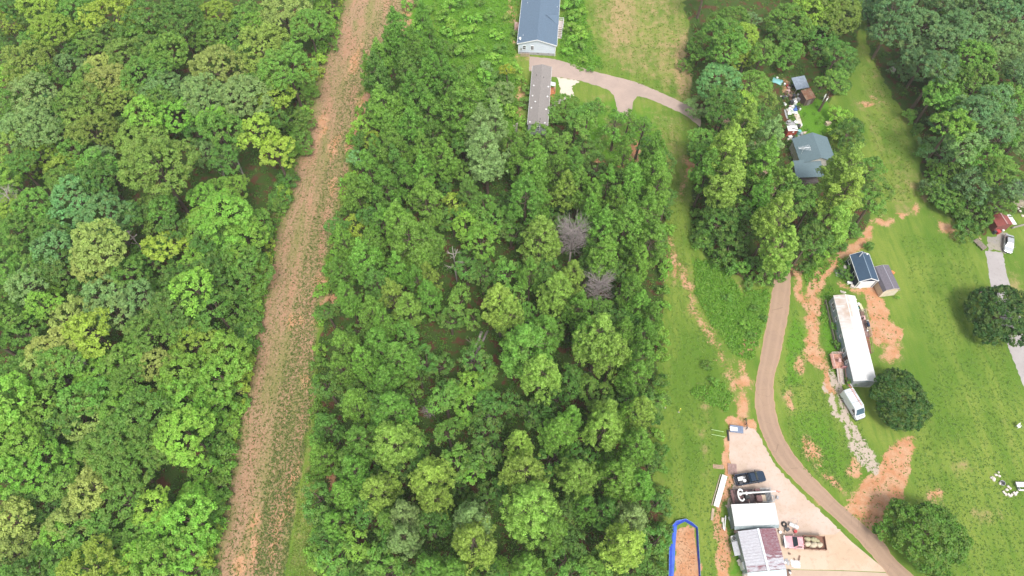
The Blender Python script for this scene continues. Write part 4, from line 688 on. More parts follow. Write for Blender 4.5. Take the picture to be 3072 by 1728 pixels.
# ------------------------------------------------------------ buildings
WHITE = M('white_trim', (.78, .79, .78), .5, var=.08); GLASS = M('window_glass', (.03, .04, .05), .08, var=.1, spec=.8); DARKM = M('dark_metal', (.03, .03, .035), .5)
def thick_roof(b, W_, L, eave, ridge, oe, og, t=.12, y0=None, y1=None):
    y0 = -L/2-og if y0 is None else y0; y1 = L/2+og if y1 is None else y1; w = W_/2; sl = (ridge-eave)/w; xe = w+oe; ze = eave-sl*oe
    b.exty([(-xe, ze), (0, ridge), (xe, ze), (xe, ze+t), (0, ridge+t), (-xe, ze+t)], y0, y1); return xe, ze
def window(root, c, face, w, h, cross=(1, 2), frame_mat=None, name='window'):
    """face: 'x-','x+','y-','y+' outward direction; frame proud of the wall, glass recessed in it"""
    ax = face[0]; sg = -1 if face[1] == '-' else 1; f = B(); t = .07
    def bx(b, u, v, du, dv, d, depth):
        cc = (c[0]+sg*depth, c[1]+u, c[2]+v) if ax == 'x' else (c[0]+u, c[1]+sg*depth, c[2]+v); dd = (d, du, dv) if ax == 'x' else (du, d, dv); b.box(cc, dd)
    bx(f, 0, h/2+t/2, w+2*t, t, .1, .03); bx(f, 0, -h/2-t/2, w+2*t+.06, t, .14, .04); bx(f, -w/2-t/2, 0, t, h, .1, .03); bx(f, w/2+t/2, 0, t, h, .1, .03)
    for i in range(1, cross[0]): bx(f, -w/2+w*i/cross[0], 0, .035, h, .05, .03)
    for i in range(1, cross[1]): bx(f, 0, -h/2+h*i/cross[1], w, .05, .05, .03)
    fo = f.build(name, frame_mat or WHITE, root); p = B(); bx(p, 0, 0, w, h, .02, .012); p.build('pane', GLASS, fo); return fo
def gable(name, label, cat, A, Bp, W_, eave, ridge, wall, roof, trim=None, oe=.3, og=.25, t=.12, L=None, group=None, trimw=.16):
    mid_, rz, L0 = frame(A, Bp); L = L or L0-2*og; root = empty(name, mid_, rz, label, cat, group); w = W_/2
    B().exty([(-w, 0), (w, 0), (w, eave-.02), (0, ridge-.02), (-w, eave-.02)], -L/2, L/2).build('wall', wall, root)
    b = B(); xe, ze = thick_roof(b, W_, L, eave, ridge, oe, og, t); r = b.build('roof', roof, root)
    if trim:
        for s_ in (-1, 1):
            B().box((s_*(xe+.03), 0, ze+t/2-.01), (.06, L+2*og, trimw)).build('gutter', trim, root)
            for e in (-1, 1):
                y = e*(L/2+og+.03); B().slab([(0, y-.03, ridge+t+.01), (s_*xe, y-.03, ze+t+.01), (s_*xe, y+.03, ze+t+.01), (0, y+.03, ridge+t+.01)], trimw+.08).build('trim', trim, root)
    return root, L, r
# 1 blue-grey roofed house at the top
SH_BLUE = M('blue_shingle', (.105, .155, .215), .85, var=.12, scale=3, lines=(1, 6, .12)); SIDING = M('pale_blue_siding', (.60, .67, .74), .6, var=.05, lines=(2, 8, .12)); SKIRT = M('grey_skirt', (.36, .35, .36), .8, lines=(0, 2.5, .06))
A_ = G(1611.5, 119.4, 4.95); B_ = G(1622, 0, 4.95); d_ = (B_-A_).normalized(); HL = 22.0
h1, L1, roof1 = gable('house', 'house with blue-grey shingle roof and pale siding at the top of the photo', 'house', A_, A_+d_*HL, 9.3, 3.45, 4.85, SIDING, SH_BLUE, WHITE, .3, .3)
B().box((0, 0, .38), (9.36, L1+.06, .76)).build('foundation', SKIRT, h1)
for x in (-3.15, -1.15): window(h1, (x, -L1/2, 2.15), 'y-', .62, 1.15, (2, 2))
window(h1, (4.65, -2, 2.2), 'x+', .8, 1.2); window(h1, (-4.65, 2, 2.2), 'x-', .8, 1.2); window(h1, (-4.65, -6, 2.2), 'x-', .8, 1.2)
for x, z in ((-3.9, 1.7),): B().box((x, -L1/2-.12, z), (.3, .2, .7)).build('meter_box', M('grey_box', (.3, .3, .31)), h1, .02)
for x in (.3, 2.9): B().box((x, -L1/2-.035, .62), (.4, .05, .12)).build('vent', DARKM, h1)
B().box((4.62, -L1/2-.02, 1.6), (.14, .14, 3.2)).build('downpipe', WHITE, h1); B().box((-4.62, -L1/2-.02, 1.9), (.12, .12, 2.6)).build('downpipe', WHITE, h1)
py = loc_in(h1, G(*zs('i', 780, 370), 4)).y; b = B(); b.add([(1.6, py, 4.75), (5.0, py, 4.62), (5.0, py-2.3, 3.45), (1.6, py, 4.6), (5.0, py+1.1, 3.45), (5.0, py, 4.45)], [(0, 1, 2), (0, 4, 1), (3, 2, 5), (3, 5, 4), (1, 5, 2), (1, 4, 5), (0, 2, 3), (0, 3, 4)]); b.build('dormer_roof', SH_BLUE, h1)
for (x, y) in (zs('i', 160, 850), zs('i', 213, 765), zs('i', 955, 133), zs('i', 310, 62)):
    q = loc_in(h1, G(x, y, 4.0)); z = 4.97-abs(q.x)*.301; B().tube((q.x, q.y, z-.1), (q.x, q.y, z+.25), .07, .07).build('roof_vent', M('vent_cap', (.6, .62, .63)), h1)
q = loc_in(h1, G(*zs('i', 158, 845), 4)); b = B(); b.tube((q.x-.2, q.y, 3.8), (q.x-.2, q.y+.02, 4.2), .03); b.tube((q.x-.2, q.y, 4.2), (q.x-.12, q.y-.1, 4.25), .32, .34, 12); b.build('satellite_dish', WHITE, h1)
def deck(root, c, size, z, mat, rail=True, post=.08, name='deck', rails=('x-', 'x+', 'y-', 'y+'), railmat=None, boards=6, rh=.95):
    x, y = c; w, d = size; dk = B().box((x, y, z-.11), (w, d, .12)).build(name, mat, root); n = boards
    bw = d/n
    for i in range(n): B().box((x, y-d/2+bw*(i+.5), z-.02), (w, bw-.03, .05)).build('plank', mat, dk)
    for sx in (-1, 1):
        for sy in (-1, 1): B().box((x+sx*(w/2-.06), y+sy*(d/2-.06), (z+rh if rail else z-.05)/2), (post, post, z+rh if rail else z-.05)).build('post', railmat or mat, dk)
    if rail:
        for r_ in rails:
            s_ = -1 if r_[1] == '-' else 1; b = B()
            for zz in ((z+rh, z+rh*.5)):
                if r_[0] == 'x': b.box((x+s_*(w/2-.06), y, zz), (.07, d, .05))
                else: b.box((x, y+s_*(d/2-.06), zz), (w, .07, .05))
            m_ = int((d if r_[0] == 'x' else w)/.22)
            for i in range(m_):
                u = -.5+(i+.5)/m_
                if r_[0] == 'x': b.box((x+s_*(w/2-.06), y+u*d, z+rh*.5), (.035, .035, rh))
                else: b.box((x+u*w, y+s_*(d/2-.06), z+rh*.5), (.035, .035, rh))
            b.build('railing', railmat or mat, dk)
    return dk
def stairs(root, c, w, run, z, n, axis, mat, name='stairs', railmat=None):
    """descends from height z at c along axis"""
    st = B(); d = Vector({'x+': (1, 0, 0), 'x-': (-1, 0, 0), 'y+': (0, 1, 0), 'y-': (0, -1, 0)}[axis]); side = Vector((-d.y, d.x, 0)); c = Vector((c[0], c[1], 0))
    for s_ in (-1, 1): st.beam(c+side*s_*w/2+Vector((0, 0, z-.12)), c+d*run+side*s_*w/2+Vector((0, 0, .04)), .06, .22)
    so = st.build(name, railmat or mat, root)
    for i in range(n):
        p = c+d*(run*(i+.5)/n)+Vector((0, 0, z*(1-(i+1)/(n+.5)))); dim = (abs(d.x)*run/n*.8+abs(side.x)*w, abs(d.y)*run/n*.8+abs(side.y)*w, .05); B().box(p, dim).build('step', mat, so)
    b = B()
    for s_ in (-1, 1):
        b.beam(c+side*s_*w/2+Vector((0, 0, z+.85)), c+d*run+side*s_*w/2+Vector((0, 0, .85)), .06, .05)
        for t in (0, .5, 1): b.box(c+side*s_*w/2+d*run*t+Vector((0, 0, (z*(1-t)+.85)/2)), (.06, .06, z*(1-t)+.85))
    b.build('handrail', railmat or mat, so); return so
GREYDECK = M('weathered_white_deck', (.52, .45, .42), .8); PINKDECK = M('weathered_pink_deck', (.36, .22, .18), .85, dirt=(.5, .38, .32), dirtamt=.4)
q = loc_in(h1, G(*zs('i', 1005, 520), 1)); deck(h1, (5.5, q.y), (1.6, 2.6), 1.0, GREYDECK, rails=('x+', 'y+'), railmat=WHITE); stairs(h1, (5.45, q.y-1.3), 1.1, 3.1, 1.0, 6, 'y-', GREYDECK, railmat=WHITE)
q = loc_in(h1, G(*zs('i', 85, 560), 1)); deck(h1, (-5.5, q.y+.3), (1.6, 2.2), 1.0, PINKDECK, rails=('x-',)); stairs(h1, (-5.5, q.y-.8), 1.2, 1.6, 1.0, 4, 'y-', PINKDECK)
TAN = M('tan_wood', (.42, .32, .23), .85)
p = ZG('i', 255, 1195, .5); o = empty('lattice_screen', (p.x, p.y, 0), -.05, 'low tan wooden screen under the gable windows of the blue-roofed house', 'screen')
for i in range(7): B().box((-1.0+i*.33, 0, .5), (.28, .05, 1.0)).build('board', TAN, o)
B().box((0, -.05, .9), (2.3, .04, .1)).build('rail', TAN, o)
# 2 grey-brown single-wide
SH_GREY = M('grey_brown_shingle', (.25, .225, .21), .9, var=.28, scale=6, lines=(1, 5, .1)); GREYSIDE = M('grey_siding', (.33, .35, .36), .7, var=.08, lines=(2, 7, .12))
A_ = G(1613, 369.5, 3.95); B_ = G(1626.8, 192.5, 3.95)
h2, L2, _ = gable('mobile_home', 'long narrow mobile home with grey-brown shingle roof at the wood edge', 'mobile home', A_, B_, 4.45, 3.25, 3.85, GREYSIDE, SH_GREY, None, .14, .12, .1)
for s_ in (-1, 1): B().box((s_*2.38, 0, 3.24), (.05, L2+.2, .12)).build('gutter', WHITE, h2)
capm = M('vent_cap2', (.62, .61, .60), .5)
for x, y in ((268,500),(560,520),(247,700),(543,715),(300,830),(225,938),(515,968),(195,1218),(493,1238)):
    q = loc_in(h2, ZG('j', x, y, 3.7)); z = 3.95-abs(q.x)*.27; r_ = B().tube((q.x, q.y, z-.1), (q.x, q.y, z+.12), .14, .14).build('roof_vent', capm, h2); B().tube((q.x, q.y, z+.121), (q.x, q.y, z+.24), .24, .16).build('cap', capm, r_)
for x, y in ((470,355),(330,300),(400,1180),(388,1232)):
    q = loc_in(h2, ZG('j', x, y, 3.7)); z = 3.95-abs(q.x)*.27; B().tube((q.x, q.y, z-.1), (q.x, q.y, z+.3), .06, .06).build('pipe', DARKM, h2)
for y in (-6, -2.5, 6): window(h2, (2.225, y, 2.2), 'x+', .8, 1.0)
window(h2, (0, -L2/2, 2.2), 'y-', .9, 1.0)
ORANGE = M('stained_orange_wood', (.50, .19, .08), .75, var=.2); q = loc_in(h2, ZG('j', 655, 600, 1)); deck(h2, (2.95, q.y+.2), (1.35, 1.9), 1.0, ORANGE, rails=('x+',), boards=5)
stairs(h2, (2.95, q.y-.75), 1.2, 3.0, 1.0, 8, 'y-', ORANGE); q2 = loc_in(h2, ZG('j', 655, 485, 2.6)); B().slab([(2.3, q2.y-.6, 2.95), (3.5, q2.y-.6, 2.7), (3.5, q2.y+.6, 2.7), (2.3, q2.y+.6, 2.95)], .08).build('porch_roof', M('pale_metal', (.6, .64, .66), .4), h2)
for sy in (-.5, .5): B().box((3.42, q2.y+sy, 1.33), (.08, .08, 2.66)).build('porch_post', WHITE, h2)
# 3 green-grey roofed house with a TV aerial
SH_GREEN = M('green_grey_shingle', (.12, .175, .195), .85, var=.12, scale=3, lines=(1, 6, .1)); DARKW = M('dark_wall', (.10, .085, .08), .8)
A_ = ZG('g', 600, 1090, 4.7); B_ = ZG('g', 485, 775, 4.7)
h3, L3, _ = gable('house', 'house with green-grey roof and a TV aerial, half hidden under trees', 'house', A_, B_, 7.4, 3.0, 4.6, M('cream_wall', (.45, .42, .37), .8), SH_GREEN, None, .35, .3)
q = [loc_in(h3, ZG('g', *c, 2.9)) for c in ((245,1135),(330,1330),(600,1310),(560,1150))]; cx_ = sum(v.x for v in q)/4; cy_ = sum(v.y for v in q)/4
B().slab([(cx_-3.0, cy_-1.9, 2.5), (cx_+3.2, cy_-1.9, 2.5), (cx_+3.2, cy_+2.2, 3.35), (cx_-3.0, cy_+2.2, 3.35)], .12).build('porch_roof', SH_GREEN, h3)
for i in range(5): B().box((cx_-2.9, cy_-1.8+i*.9, 1.25+i*.08), (.1, .1, 2.5+i*.16)).build('porch_post', GREYWOOD, h3)
B().box((cx_, cy_, .25), (5.6, 3.8, .5)).build('porch_floor', DARKW, h3); B().box((cx_-2.9, cy_, .9), (.05, 3.7, .06)).build('porch_rail', GREYWOOD, h3)
an = loc_in(h3, ZG('g', 385, 968, 5.2)); b = B(); b.tube((an.x, an.y, 3.4), (an.x, an.y, 5.3), .03); b.beam((an.x-1.3, an.y-.1, 5.2), (an.x+1.4, an.y+.1, 5.2), .09)
for i in range(9): t = -1.2+i*.3; L_ = .35+.06*i; b.beam((an.x+t, an.y-L_, 5.22), (an.x+t, an.y+L_, 5.22), .05)
b.build('aerial', M('aluminium', (.75, .77, .78), .5, .1), h3)
# 4 sheds, red camper-like hut, junk
def shed_quad(name, label, cat, quad, z, rise, wallm, roofm, walls=True, posts=False, rib=True, under=.1):
    P = [G(*p_, z) for p_ in quad]; c = sum(P, Vector())/4; d = ((P[1]-P[0])+(P[2]-P[3])); rz = math.atan2(d.y, d.x); root = empty(name, (c.x, c.y, 0), rz, label, cat); q = [loc_in(root, v) for v in P]
    w = (abs(q[1].x-q[0].x)+abs(q[2].x-q[3].x))/2; l = (abs(q[0].y-q[3].y)+abs(q[1].y-q[2].y))/2
    r_ = B().slab([(-w/2, -l/2, z-rise/2), (w/2, -l/2, z-rise/2), (w/2, l/2, z+rise/2), (-w/2, l/2, z+rise/2)], .07).build('roof', roofm, root)
    if rib:
        b = B(); n = int(w/.3)
        for i in range(n): x = -w/2+(i+.5)*w/n; b.slab([(x-.02, -l/2, z-rise/2+.03), (x+.02, -l/2, z-rise/2+.03), (x+.02, l/2, z+rise/2+.03), (x-.02, l/2, z+rise/2+.03)], .03)
        b.build('roof_rib', roofm, r_)
    if walls:
        u = under; B().add([(-w/2+u, -l/2+u, 0), (w/2-u, -l/2+u, 0), (w/2-u, l/2-u, 0), (-w/2+u, l/2-u, 0), (-w/2+u, -l/2+u, z-rise/2-.08), (w/2-u, -l/2+u, z-rise/2-.08), (w/2-u, l/2-u, z+rise/2-.1), (-w/2+u, l/2-u, z+rise/2-.1)],
          [(0,3,2,1),(4,5,6,7),(0,1,5,4),(1,2,6,5),(2,3,7,6),(3,0,4,7)]).build('wall', wallm, root)
    if posts:
        for sx in (-1, 0, 1):
            for sy in (-1, 1): zz = z+sy*rise/2-.1; B().box((sx*(w/2-.1), sy*(l/2-.1), zz/2), (.1, .1, zz)).build('post', wallm, root)
    return root, w, l
shed_quad('open_shed', 'open lean-to with blue-grey tarp roof behind the junk piles', 'shed', [zs('g', *p_) for p_ in ((228,242),(425,208),(412,75),(280,100))], 2.5, .7, GREYWOOD, M('grey_tarp', (.23, .27, .33), .6), False, True)
rs, w_, l_ = shed_quad('garden_shed', 'small shed with rusty brown metal roof behind the junk yard lawn', 'shed', [zs('g', *p_) for p_ in ((408,368),(540,330),(452,235),(343,256))], 2.3, .35, M('purple_brown_wall', (.16, .10, .09), .8, lines=(0, 4, .1)), M('rusty_metal', (.32, .15, .085), .8, var=.35, dirt=(.40, .27, .18), dirtamt=.5))
B().box((-.1, -l_/2-.0, .9), (.8, .08, 1.7)).build('door', GREYWOOD, rs)
rc, w_, l_ = shed_quad('hut', 'small red hut with flat white roof among the junk by the green-roofed house', 'hut', [zs('g', *p_) for p_ in ((185,750),(310,756),(296,686),(170,700))], 2.1, .1, M('barn_red', (.36, .07, .045), .7, lines=(0, 5, .1)), M('white_sheet', (.7, .7, .68), .5), rib=False)
B().box((.2, -l_/2+.06, 1.5), (.4, .1, .3)).build('window', WHITE, rc); B().beam((-.2, -.1, 2.2), (1.1, -.5, 2.16), .08, .1).build('plank', DARKM, rc)
PAL = {'white': (.72, .72, .70), 'grey': (.35, .35, .36), 'dark': (.05, .05, .055), 'blue': (.08, .16, .42), 'red': (.45, .05, .05), 'tan': (.5, .4, .29), 'brown': (.17, .1, .07), 'pink': (.6, .4, .38), 'green': (.05, .25, .15), 'teal': (.2, .45, .45), 'yellow': (.75, .7, .08), 'orange': (.65, .22, .07), 'pale': (.58, .52, .46), 'black': (.02, .02, .02)}
def cm(c): return M('paint_'+c, PAL[c], .55, var=.15, dirt=(.25, .18, .13), dirtamt=.15)
NUMD = {}
def prop(kind, P, col, label, s=1.0, rz=None, group=None, cat=None, z0=0.0):
    """small loose objects lying about"""
    rr = random.Random(int(P.x*37+P.y*91)); rz = rr.uniform(0, 6.28) if rz is None else rz; o = empty(kind, (P.x, P.y, z0), rz, label, cat or kind.replace('_', ' '), group); m_ = cm(col)
    if kind == 'bucket': B().tube((0, 0, 0), (0, 0, .38*s), .15*s, .19*s, 12, False).tube((0, 0, .01), (0, 0, .03), .14*s, .14*s, 12).build('pail', m_, o); B().tube((0, 0, .385*s), (0, 0, .41*s), .2*s, .2*s, 12).build('lid', m_, o, 0)
    elif kind == 'barrel':
        B().tube((0, 0, 0), (0, 0, .85*s), .29*s, .29*s, 14).build('drum', m_, o); b = B()
        for z in (.02, .28, .56, .84): b.tube((0, 0, z*s), (0, 0, (z+.03)*s), .305*s, .305*s, 14)
        b.build('rim', m_, o)
    elif kind in ('box', 'crate'):
        B().box((0, 0, .22*s), (.62*s, .45*s, .44*s)).build('box_body', m_, o, .02); B().box((0, 0, .46*s), (.66*s, .49*s, .05*s)).build('lid', m_, o, .01)
    elif kind == 'bag': B().blob((0, 0, .2*s), (.36*s, .26*s, .22*s), 10, 6, int(P.x*7), .18).build('sack', m_, o, smooth=True); B().tube((.3*s, 0, .25*s), (.42*s, .02, .33*s), .05*s, .09*s).build('neck', m_, o)
    elif kind == 'tyre':
        rings = []
        for i in range(16):
            a = i*math.pi/8; rings.append([((.24+.1*math.cos(t))*s*math.cos(a), (.24+.1*math.cos(t))*s*math.sin(a), (.1+.09*math.sin(t))*s) for t in (i2*math.pi/3 for i2 in range(6))])
        B().loft(rings+[rings[0]], False).build('tread', m_, o, smooth=True)
    elif kind == 'board': B().box((0, 0, .1), (2.2*s, .3*s, .05)).build('plank', m_, o); B().box((.1, .02, .04), (.1, .5*s, .07)).build('batten', m_, o)
    elif kind == 'chair':
        B().box((0, 0, .42*s), (.5*s, .48*s, .05*s)).build('seat', m_, o, .01); B().box((0, .24*s, .72*s), (.5*s, .05*s, .5*s), Matrix.Rotation(-.2, 3, 'X')).build('backrest', m_, o, .01)
        for sx in (-1, 1):
            for sy in (-1, 1): B().tube((sx*.22*s, sy*.2*s, 0), (sx*.2*s, sy*.18*s, .4*s), .025*s).build('leg', m_, o)
            B().box((sx*.26*s, 0, .62*s), (.05*s, .45*s, .04*s)).build('armrest', m_, o)
    elif kind == 'tarpaulin':
        n = 7; V = [((i/(n-1)-.5)*1.9*s+rr.uniform(-.1, .1), (j/(n-1)-.5)*1.4*s+rr.uniform(-.1, .1), .25*s*max(0, 1-((i-3)**2+(j-3)**2)/14)+rr.uniform(.01, .1)) for j in range(n) for i in range(n)]
        B().add(V, [(j*n+i, j*n+i+1, (j+1)*n+i+1, (j+1)*n+i) for j in range(n-1) for i in range(n-1)]).build('sheet', m_, o, smooth=True)
    elif kind == 'planter': B().tube((0, 0, 0), (0, 0, .3*s), .16*s, .22*s, 10).build('pot', m_, o); B().blob((0, 0, .5*s), (.26*s, .26*s, .28*s), 8, 5, 3, .3).build('plant', cm('green'), o)
    elif kind == 'stone': B().blob((0, 0, .1*s), (.28*s, .22*s, .17*s), 9, 5, int(P.x*13), .2).build('rock', m_, o, smooth=False)
    elif kind == 'block': B().box((0, 0, .1*s), (.42*s, .24*s, .2*s)).build('paver', m_, o, .02)
    elif kind == 'mower': B().box((0, 0, .35*s), (1.1*s, .6*s, .3*s)).build('hood', m_, o, .06); B().box((-.35*s, 0, .62*s), (.4*s, .4*s, .3*s)).build('seat', cm('dark'), o, .05); [B().tube((x*s, y*s, .2*s), (x*s, (y+.12*(1 if y > 0 else -1))*s, .2*s), .2*s, .2*s, 12).build('wheel', cm('black'), o) for x in (-.4, .4) for y in (-.36, .36)]
    return o
JUNK = [('bucket',45,105,'white'),('tarpaulin',50,135,'teal'),('bucket',138,182,'white'),('bag',195,222,'pink'),('box',180,270,'pink'),('board',165,325,'pale'),('box',130,345,'dark'),('bag',205,315,'grey'),('barrel',245,345,'dark'),('bucket',303,315,'white'),
 ('bag',275,365,'pale'),('box',310,370,'grey'),('bag',145,428,'white'),('barrel',262,430,'white'),('bag',215,455,'pink'),('box',240,465,'white'),('box',275,470,'blue'),('bag',205,480,'white'),('tarpaulin',235,510,'white'),('box',268,505,'blue'),('bucket',327,493,'white'),
 ('bag',180,510,'pale'),('board',160,545,'grey'),('bag',270,570,'tan'),('box',300,480,'dark'),('barrel',215,420,'dark'),('box',190,650,'grey'),('tarpaulin',230,665,'grey'),('box',275,660,'white'),('bag',340,690,'white'),('box',315,705,'dark'),('bucket',330,720,'tan'),('barrel',310,790,'teal'),('box',345,800,'grey'),
 ('bag',385,780,'tan'),('board',240,835,'white'),('box',205,840,'white'),('bucket',180,870,'pale'),('box',260,845,'dark'),('board',285,830,'grey'),('chair',640,380,'white'),('crate',672,672,'tan'),('bag',240,200,'dark'),('bucket',170,200,'red'),('box',160,290,'brown'),('bag',225,290,'brown'),('barrel',200,350,'brown'),('box',255,390,'grey')]
LM = [(0,260,'at the far end of the junk strip'),(260,400,'in the junk strip left of the rusty-roofed shed'),(400,560,'in the junk heap above the long pale board'),(560,760,'in the junk by the red hut'),(760,999,'between the red hut and the green roof')]
jl = {}
for i, (k, x, y, c) in enumerate(JUNK):
    w = next(t for a, b_, t in LM if a <= y < b_) if x < 500 else 'alone on the grass right of the rusty-roofed shed' if y < 500 else 'on the grass edge below the white chair'
    o = prop(k, ZG('g', x, y, .2), c, f'{c} {k} {w}', 1.35 if x < 500 else 1.8, group='odds and ends in the junk yard' if x < 500 else None); jl.setdefault(o['label'], []).append((x, o))
for w, L in jl.items():
    if len(L) > 1:
        L.sort(key=lambda t: t[0])
        for i, (x, o) in enumerate(L): o['label'] = w+(', the left one' if i == 0 else ', the right one' if i == len(L)-1 else ', the middle one')
p1_, p2_ = ZG('g', 290, 545, .3), ZG('g', 330, 665, .3); o = empty('panel', ((p1_.x+p2_.x)/2, (p1_.y+p2_.y)/2, 0), math.atan2(p2_.y-p1_.y, p2_.x-p1_.x), 'long pale board lying between junk heap and red hut', 'board')
B().box((0, 0, .25), ((p2_-p1_).length, 1.1, .06)).build('sheet', M('pale_ply', (.58, .5, .42), .8), o); B().box((0, 0, .11), ((p2_-p1_).length*.9, .2, .2)).build('bearer', GREYWOOD, o)
# 5 blue garage and brown shed
SH_NAVY = M('navy_roof', (.04, .075, .125), .6, var=.12, scale=1.5); NAVYW = M('navy_wall', (.022, .03, .055), .7, lines=(1, 3, .08)); DOORW = M('garage_door_white', (.80, .78, .77), .5, var=.04)
A_ = ZG('f', 1070, 885, 4.0); B_ = ZG('f', 822, 200, 4.0)
gr, Lg, _ = gable('garage', 'dark blue garage with white trim and a white roller door', 'garage', A_, B_, 3.75, 2.75, 3.8, NAVYW, SH_NAVY, WHITE, .12, .12, .08, trimw=.14)
b = B().box((0, -Lg/2-.04, 1.15), (2.75, .05, 2.3)); dr = b.build('door', DOORW, gr)
for i in range(4): B().box((0, -Lg/2-.075, .3+i*.575), (2.7, .03, .54)).build('door_panel', DOORW, dr)
for s_ in (-1, 1): B().box((s_*1.82, -Lg/2-.03, 1.36), (.14, .1, 2.72)).build('corner_trim', WHITE, gr); B().box((s_*1.45, -Lg/2-.05, 1.2), (.1, .08, 2.4)).build('corner_trim', WHITE, gr); B().box((s_*1.82, Lg/2+.03, 1.36), (.14, .1, 2.72)).build('corner_trim', WHITE, gr)
B().box((0, -Lg/2-.05, 2.42), (3.0, .08, .1)).build('lintel', WHITE, gr); B().box((0, 0, 3.9), (.1, Lg+.2, .05)).build('ridge_cap', M('pale_blue_cap', (.28, .36, .45), .5), gr)
for x, y, w__ in ((705,790,.9),(570,470,.9)):
    q = loc_in(gr, ZG('f', x, y, 1.7)); window(gr, (-1.875, q.y, 1.7), 'x-', w__, .8, (1, 1))
SH_BR = M('brown_grey_shingle', (.15, .135, .16), .9, var=.3, scale=5, lines=(1, 5, .1)); TANW = M('tan_panel', (.55, .43, .30), .8, var=.12, lines=(1, 2.5, .05))
A_ = ZG('f', 1640, 1155, 3.3); B_ = ZG('f', 1352, 550, 3.3); mid_, rz, L0 = frame(A_, B_); sh = empty('garden_shed', mid_, rz, 'tan shed with brown-grey curved shingle roof beside the blue garage', 'shed')
B().exty([(-1.6, .1), (1.6, .1), (1.6, 2.3), (1.25, 2.85), (0, 3.15), (-1.25, 2.85), (-1.6, 2.3)], -L0/2+.1, L0/2-.1).build('wall', TANW, sh)
pr = [(-1.72, 2.15), (-1.35, 2.86), (0, 3.2), (1.35, 2.86), (1.72, 2.15), (1.78, 2.2), (1.39, 2.94), (0, 3.29), (-1.39, 2.94), (-1.78, 2.2)]; B().exty(pr, -L0/2, L0/2).build('roof', SH_BR, sh); B().box((0, 0, 3.3), (.12, L0, .04)).build('ridge_cap', M('ridge_grey', (.3, .29, .33), .7), sh)
for s_ in (-1, 1): B().exty([(x, z-.02) for x, z in pr], s_*L0/2-.02+s_*.03, s_*L0/2+.02+s_*.03).build('trim', M('cream_trim', (.6, .55, .45), .7), sh)
for i in range(4): B().box((-1.2+i*.8, -L0/2+.08, 1.15), (.74, .04, 2.1)).build('panel', M('cream_panel', (.62, .54, .42), .8, var=.1), sh)
B().box((0, 0, .06), (3.1, L0-.3, .12)).build('base', DARKM, sh)
q = ZG('f', 1610, 735, .6); o = prop('box', q, 'orange', 'orange crate leaning behind the brown-grey shed', 1.2)
for k, x, y, c, lab, s_ in (('bucket',458,1022,'white','white bucket on the dirt, leftmost by the garage front corner',1.6),('bag',530,1015,'white','white bag among the odds and ends left of the garage',1.3),('box',565,1105,'pale','pale box in front of the garage corner',1.2),('mower',660,1045,'red','red mower parked at the front left corner of the garage',1.0),
   ('bucket',640,1110,'pale','pale bucket in front of the red mower',1.3),('bag',735,1110,'white','white sack right at the garage door corner',1.5),('bucket',615,880,'white','white pail beside the garage wall, farthest of three',1.2),('bucket',632,915,'white','white pail beside the garage wall, middle of three',1.2),('bucket',650,960,'white','white pail beside the garage wall, nearest of three',1.2),
   ('bag',375,625,'pale','pale sack in the weeds left of the garage',1.6),('board',455,570,'white','short white board standing in weeds left of the garage',.7),('board',455,760,'pale','pale post lying in the weeds left of the garage',1.0),('tarpaulin',290,750,'grey','grey tarp heap in the weeds left of the garage',1.3),('box',215,730,'dark','dark bin left of the grey tarp heap',1.3),('box',605,785,'green','small green box against the dark garage wall',1.0),('tarpaulin',380,790,'dark','dark sheet lying right of the grey tarp heap',.8)):
    prop(k, ZG('f', x, y, .2), c, lab, s_, group='odds and ends beside the garage')
# poles
def pole(base, top, r, label, lamp=False):
    P = G(*base); best = min(((PX(P.x, P.y, z)[1]-top[1])**2+(PX(P.x, P.y, z)[0]-top[0])**2, z) for z in [i*.1 for i in range(20, 130)])[1]
    o = empty('utility_pole', (P.x, P.y, 0), 0, label, 'pole'); B().tube((0, 0, -.3), (0, 0, best), r, r*.7, 8).build('post', M('pole_wood', (.2, .15, .11), .9) if not lamp else M('pale_pole', (.45, .47, .5), .6), o, smooth=True)
    B().tube((0, 0, best-.05), (0, 0, best+.02), r*.9, r*.9).build('cap', DARKM, o)
    if lamp: b = B(); b.tube((0, 0, best-.4), (.7, -.3, best-.2), .04, .04); b.build('arm', cm('grey'), o); B().blob((.8, -.35, best-.28), (.22, .22, .14)).build('lamp', WHITE, o, smooth=True)
    return o
pole((2888.5, 922), (2942.6, 870), .13, 'lone wooden utility pole on the lawn beside the large shade tree'); pole((2556, 797), (2589, 754), .12, 'pale pole with a lamp standing against the garage wall', True)
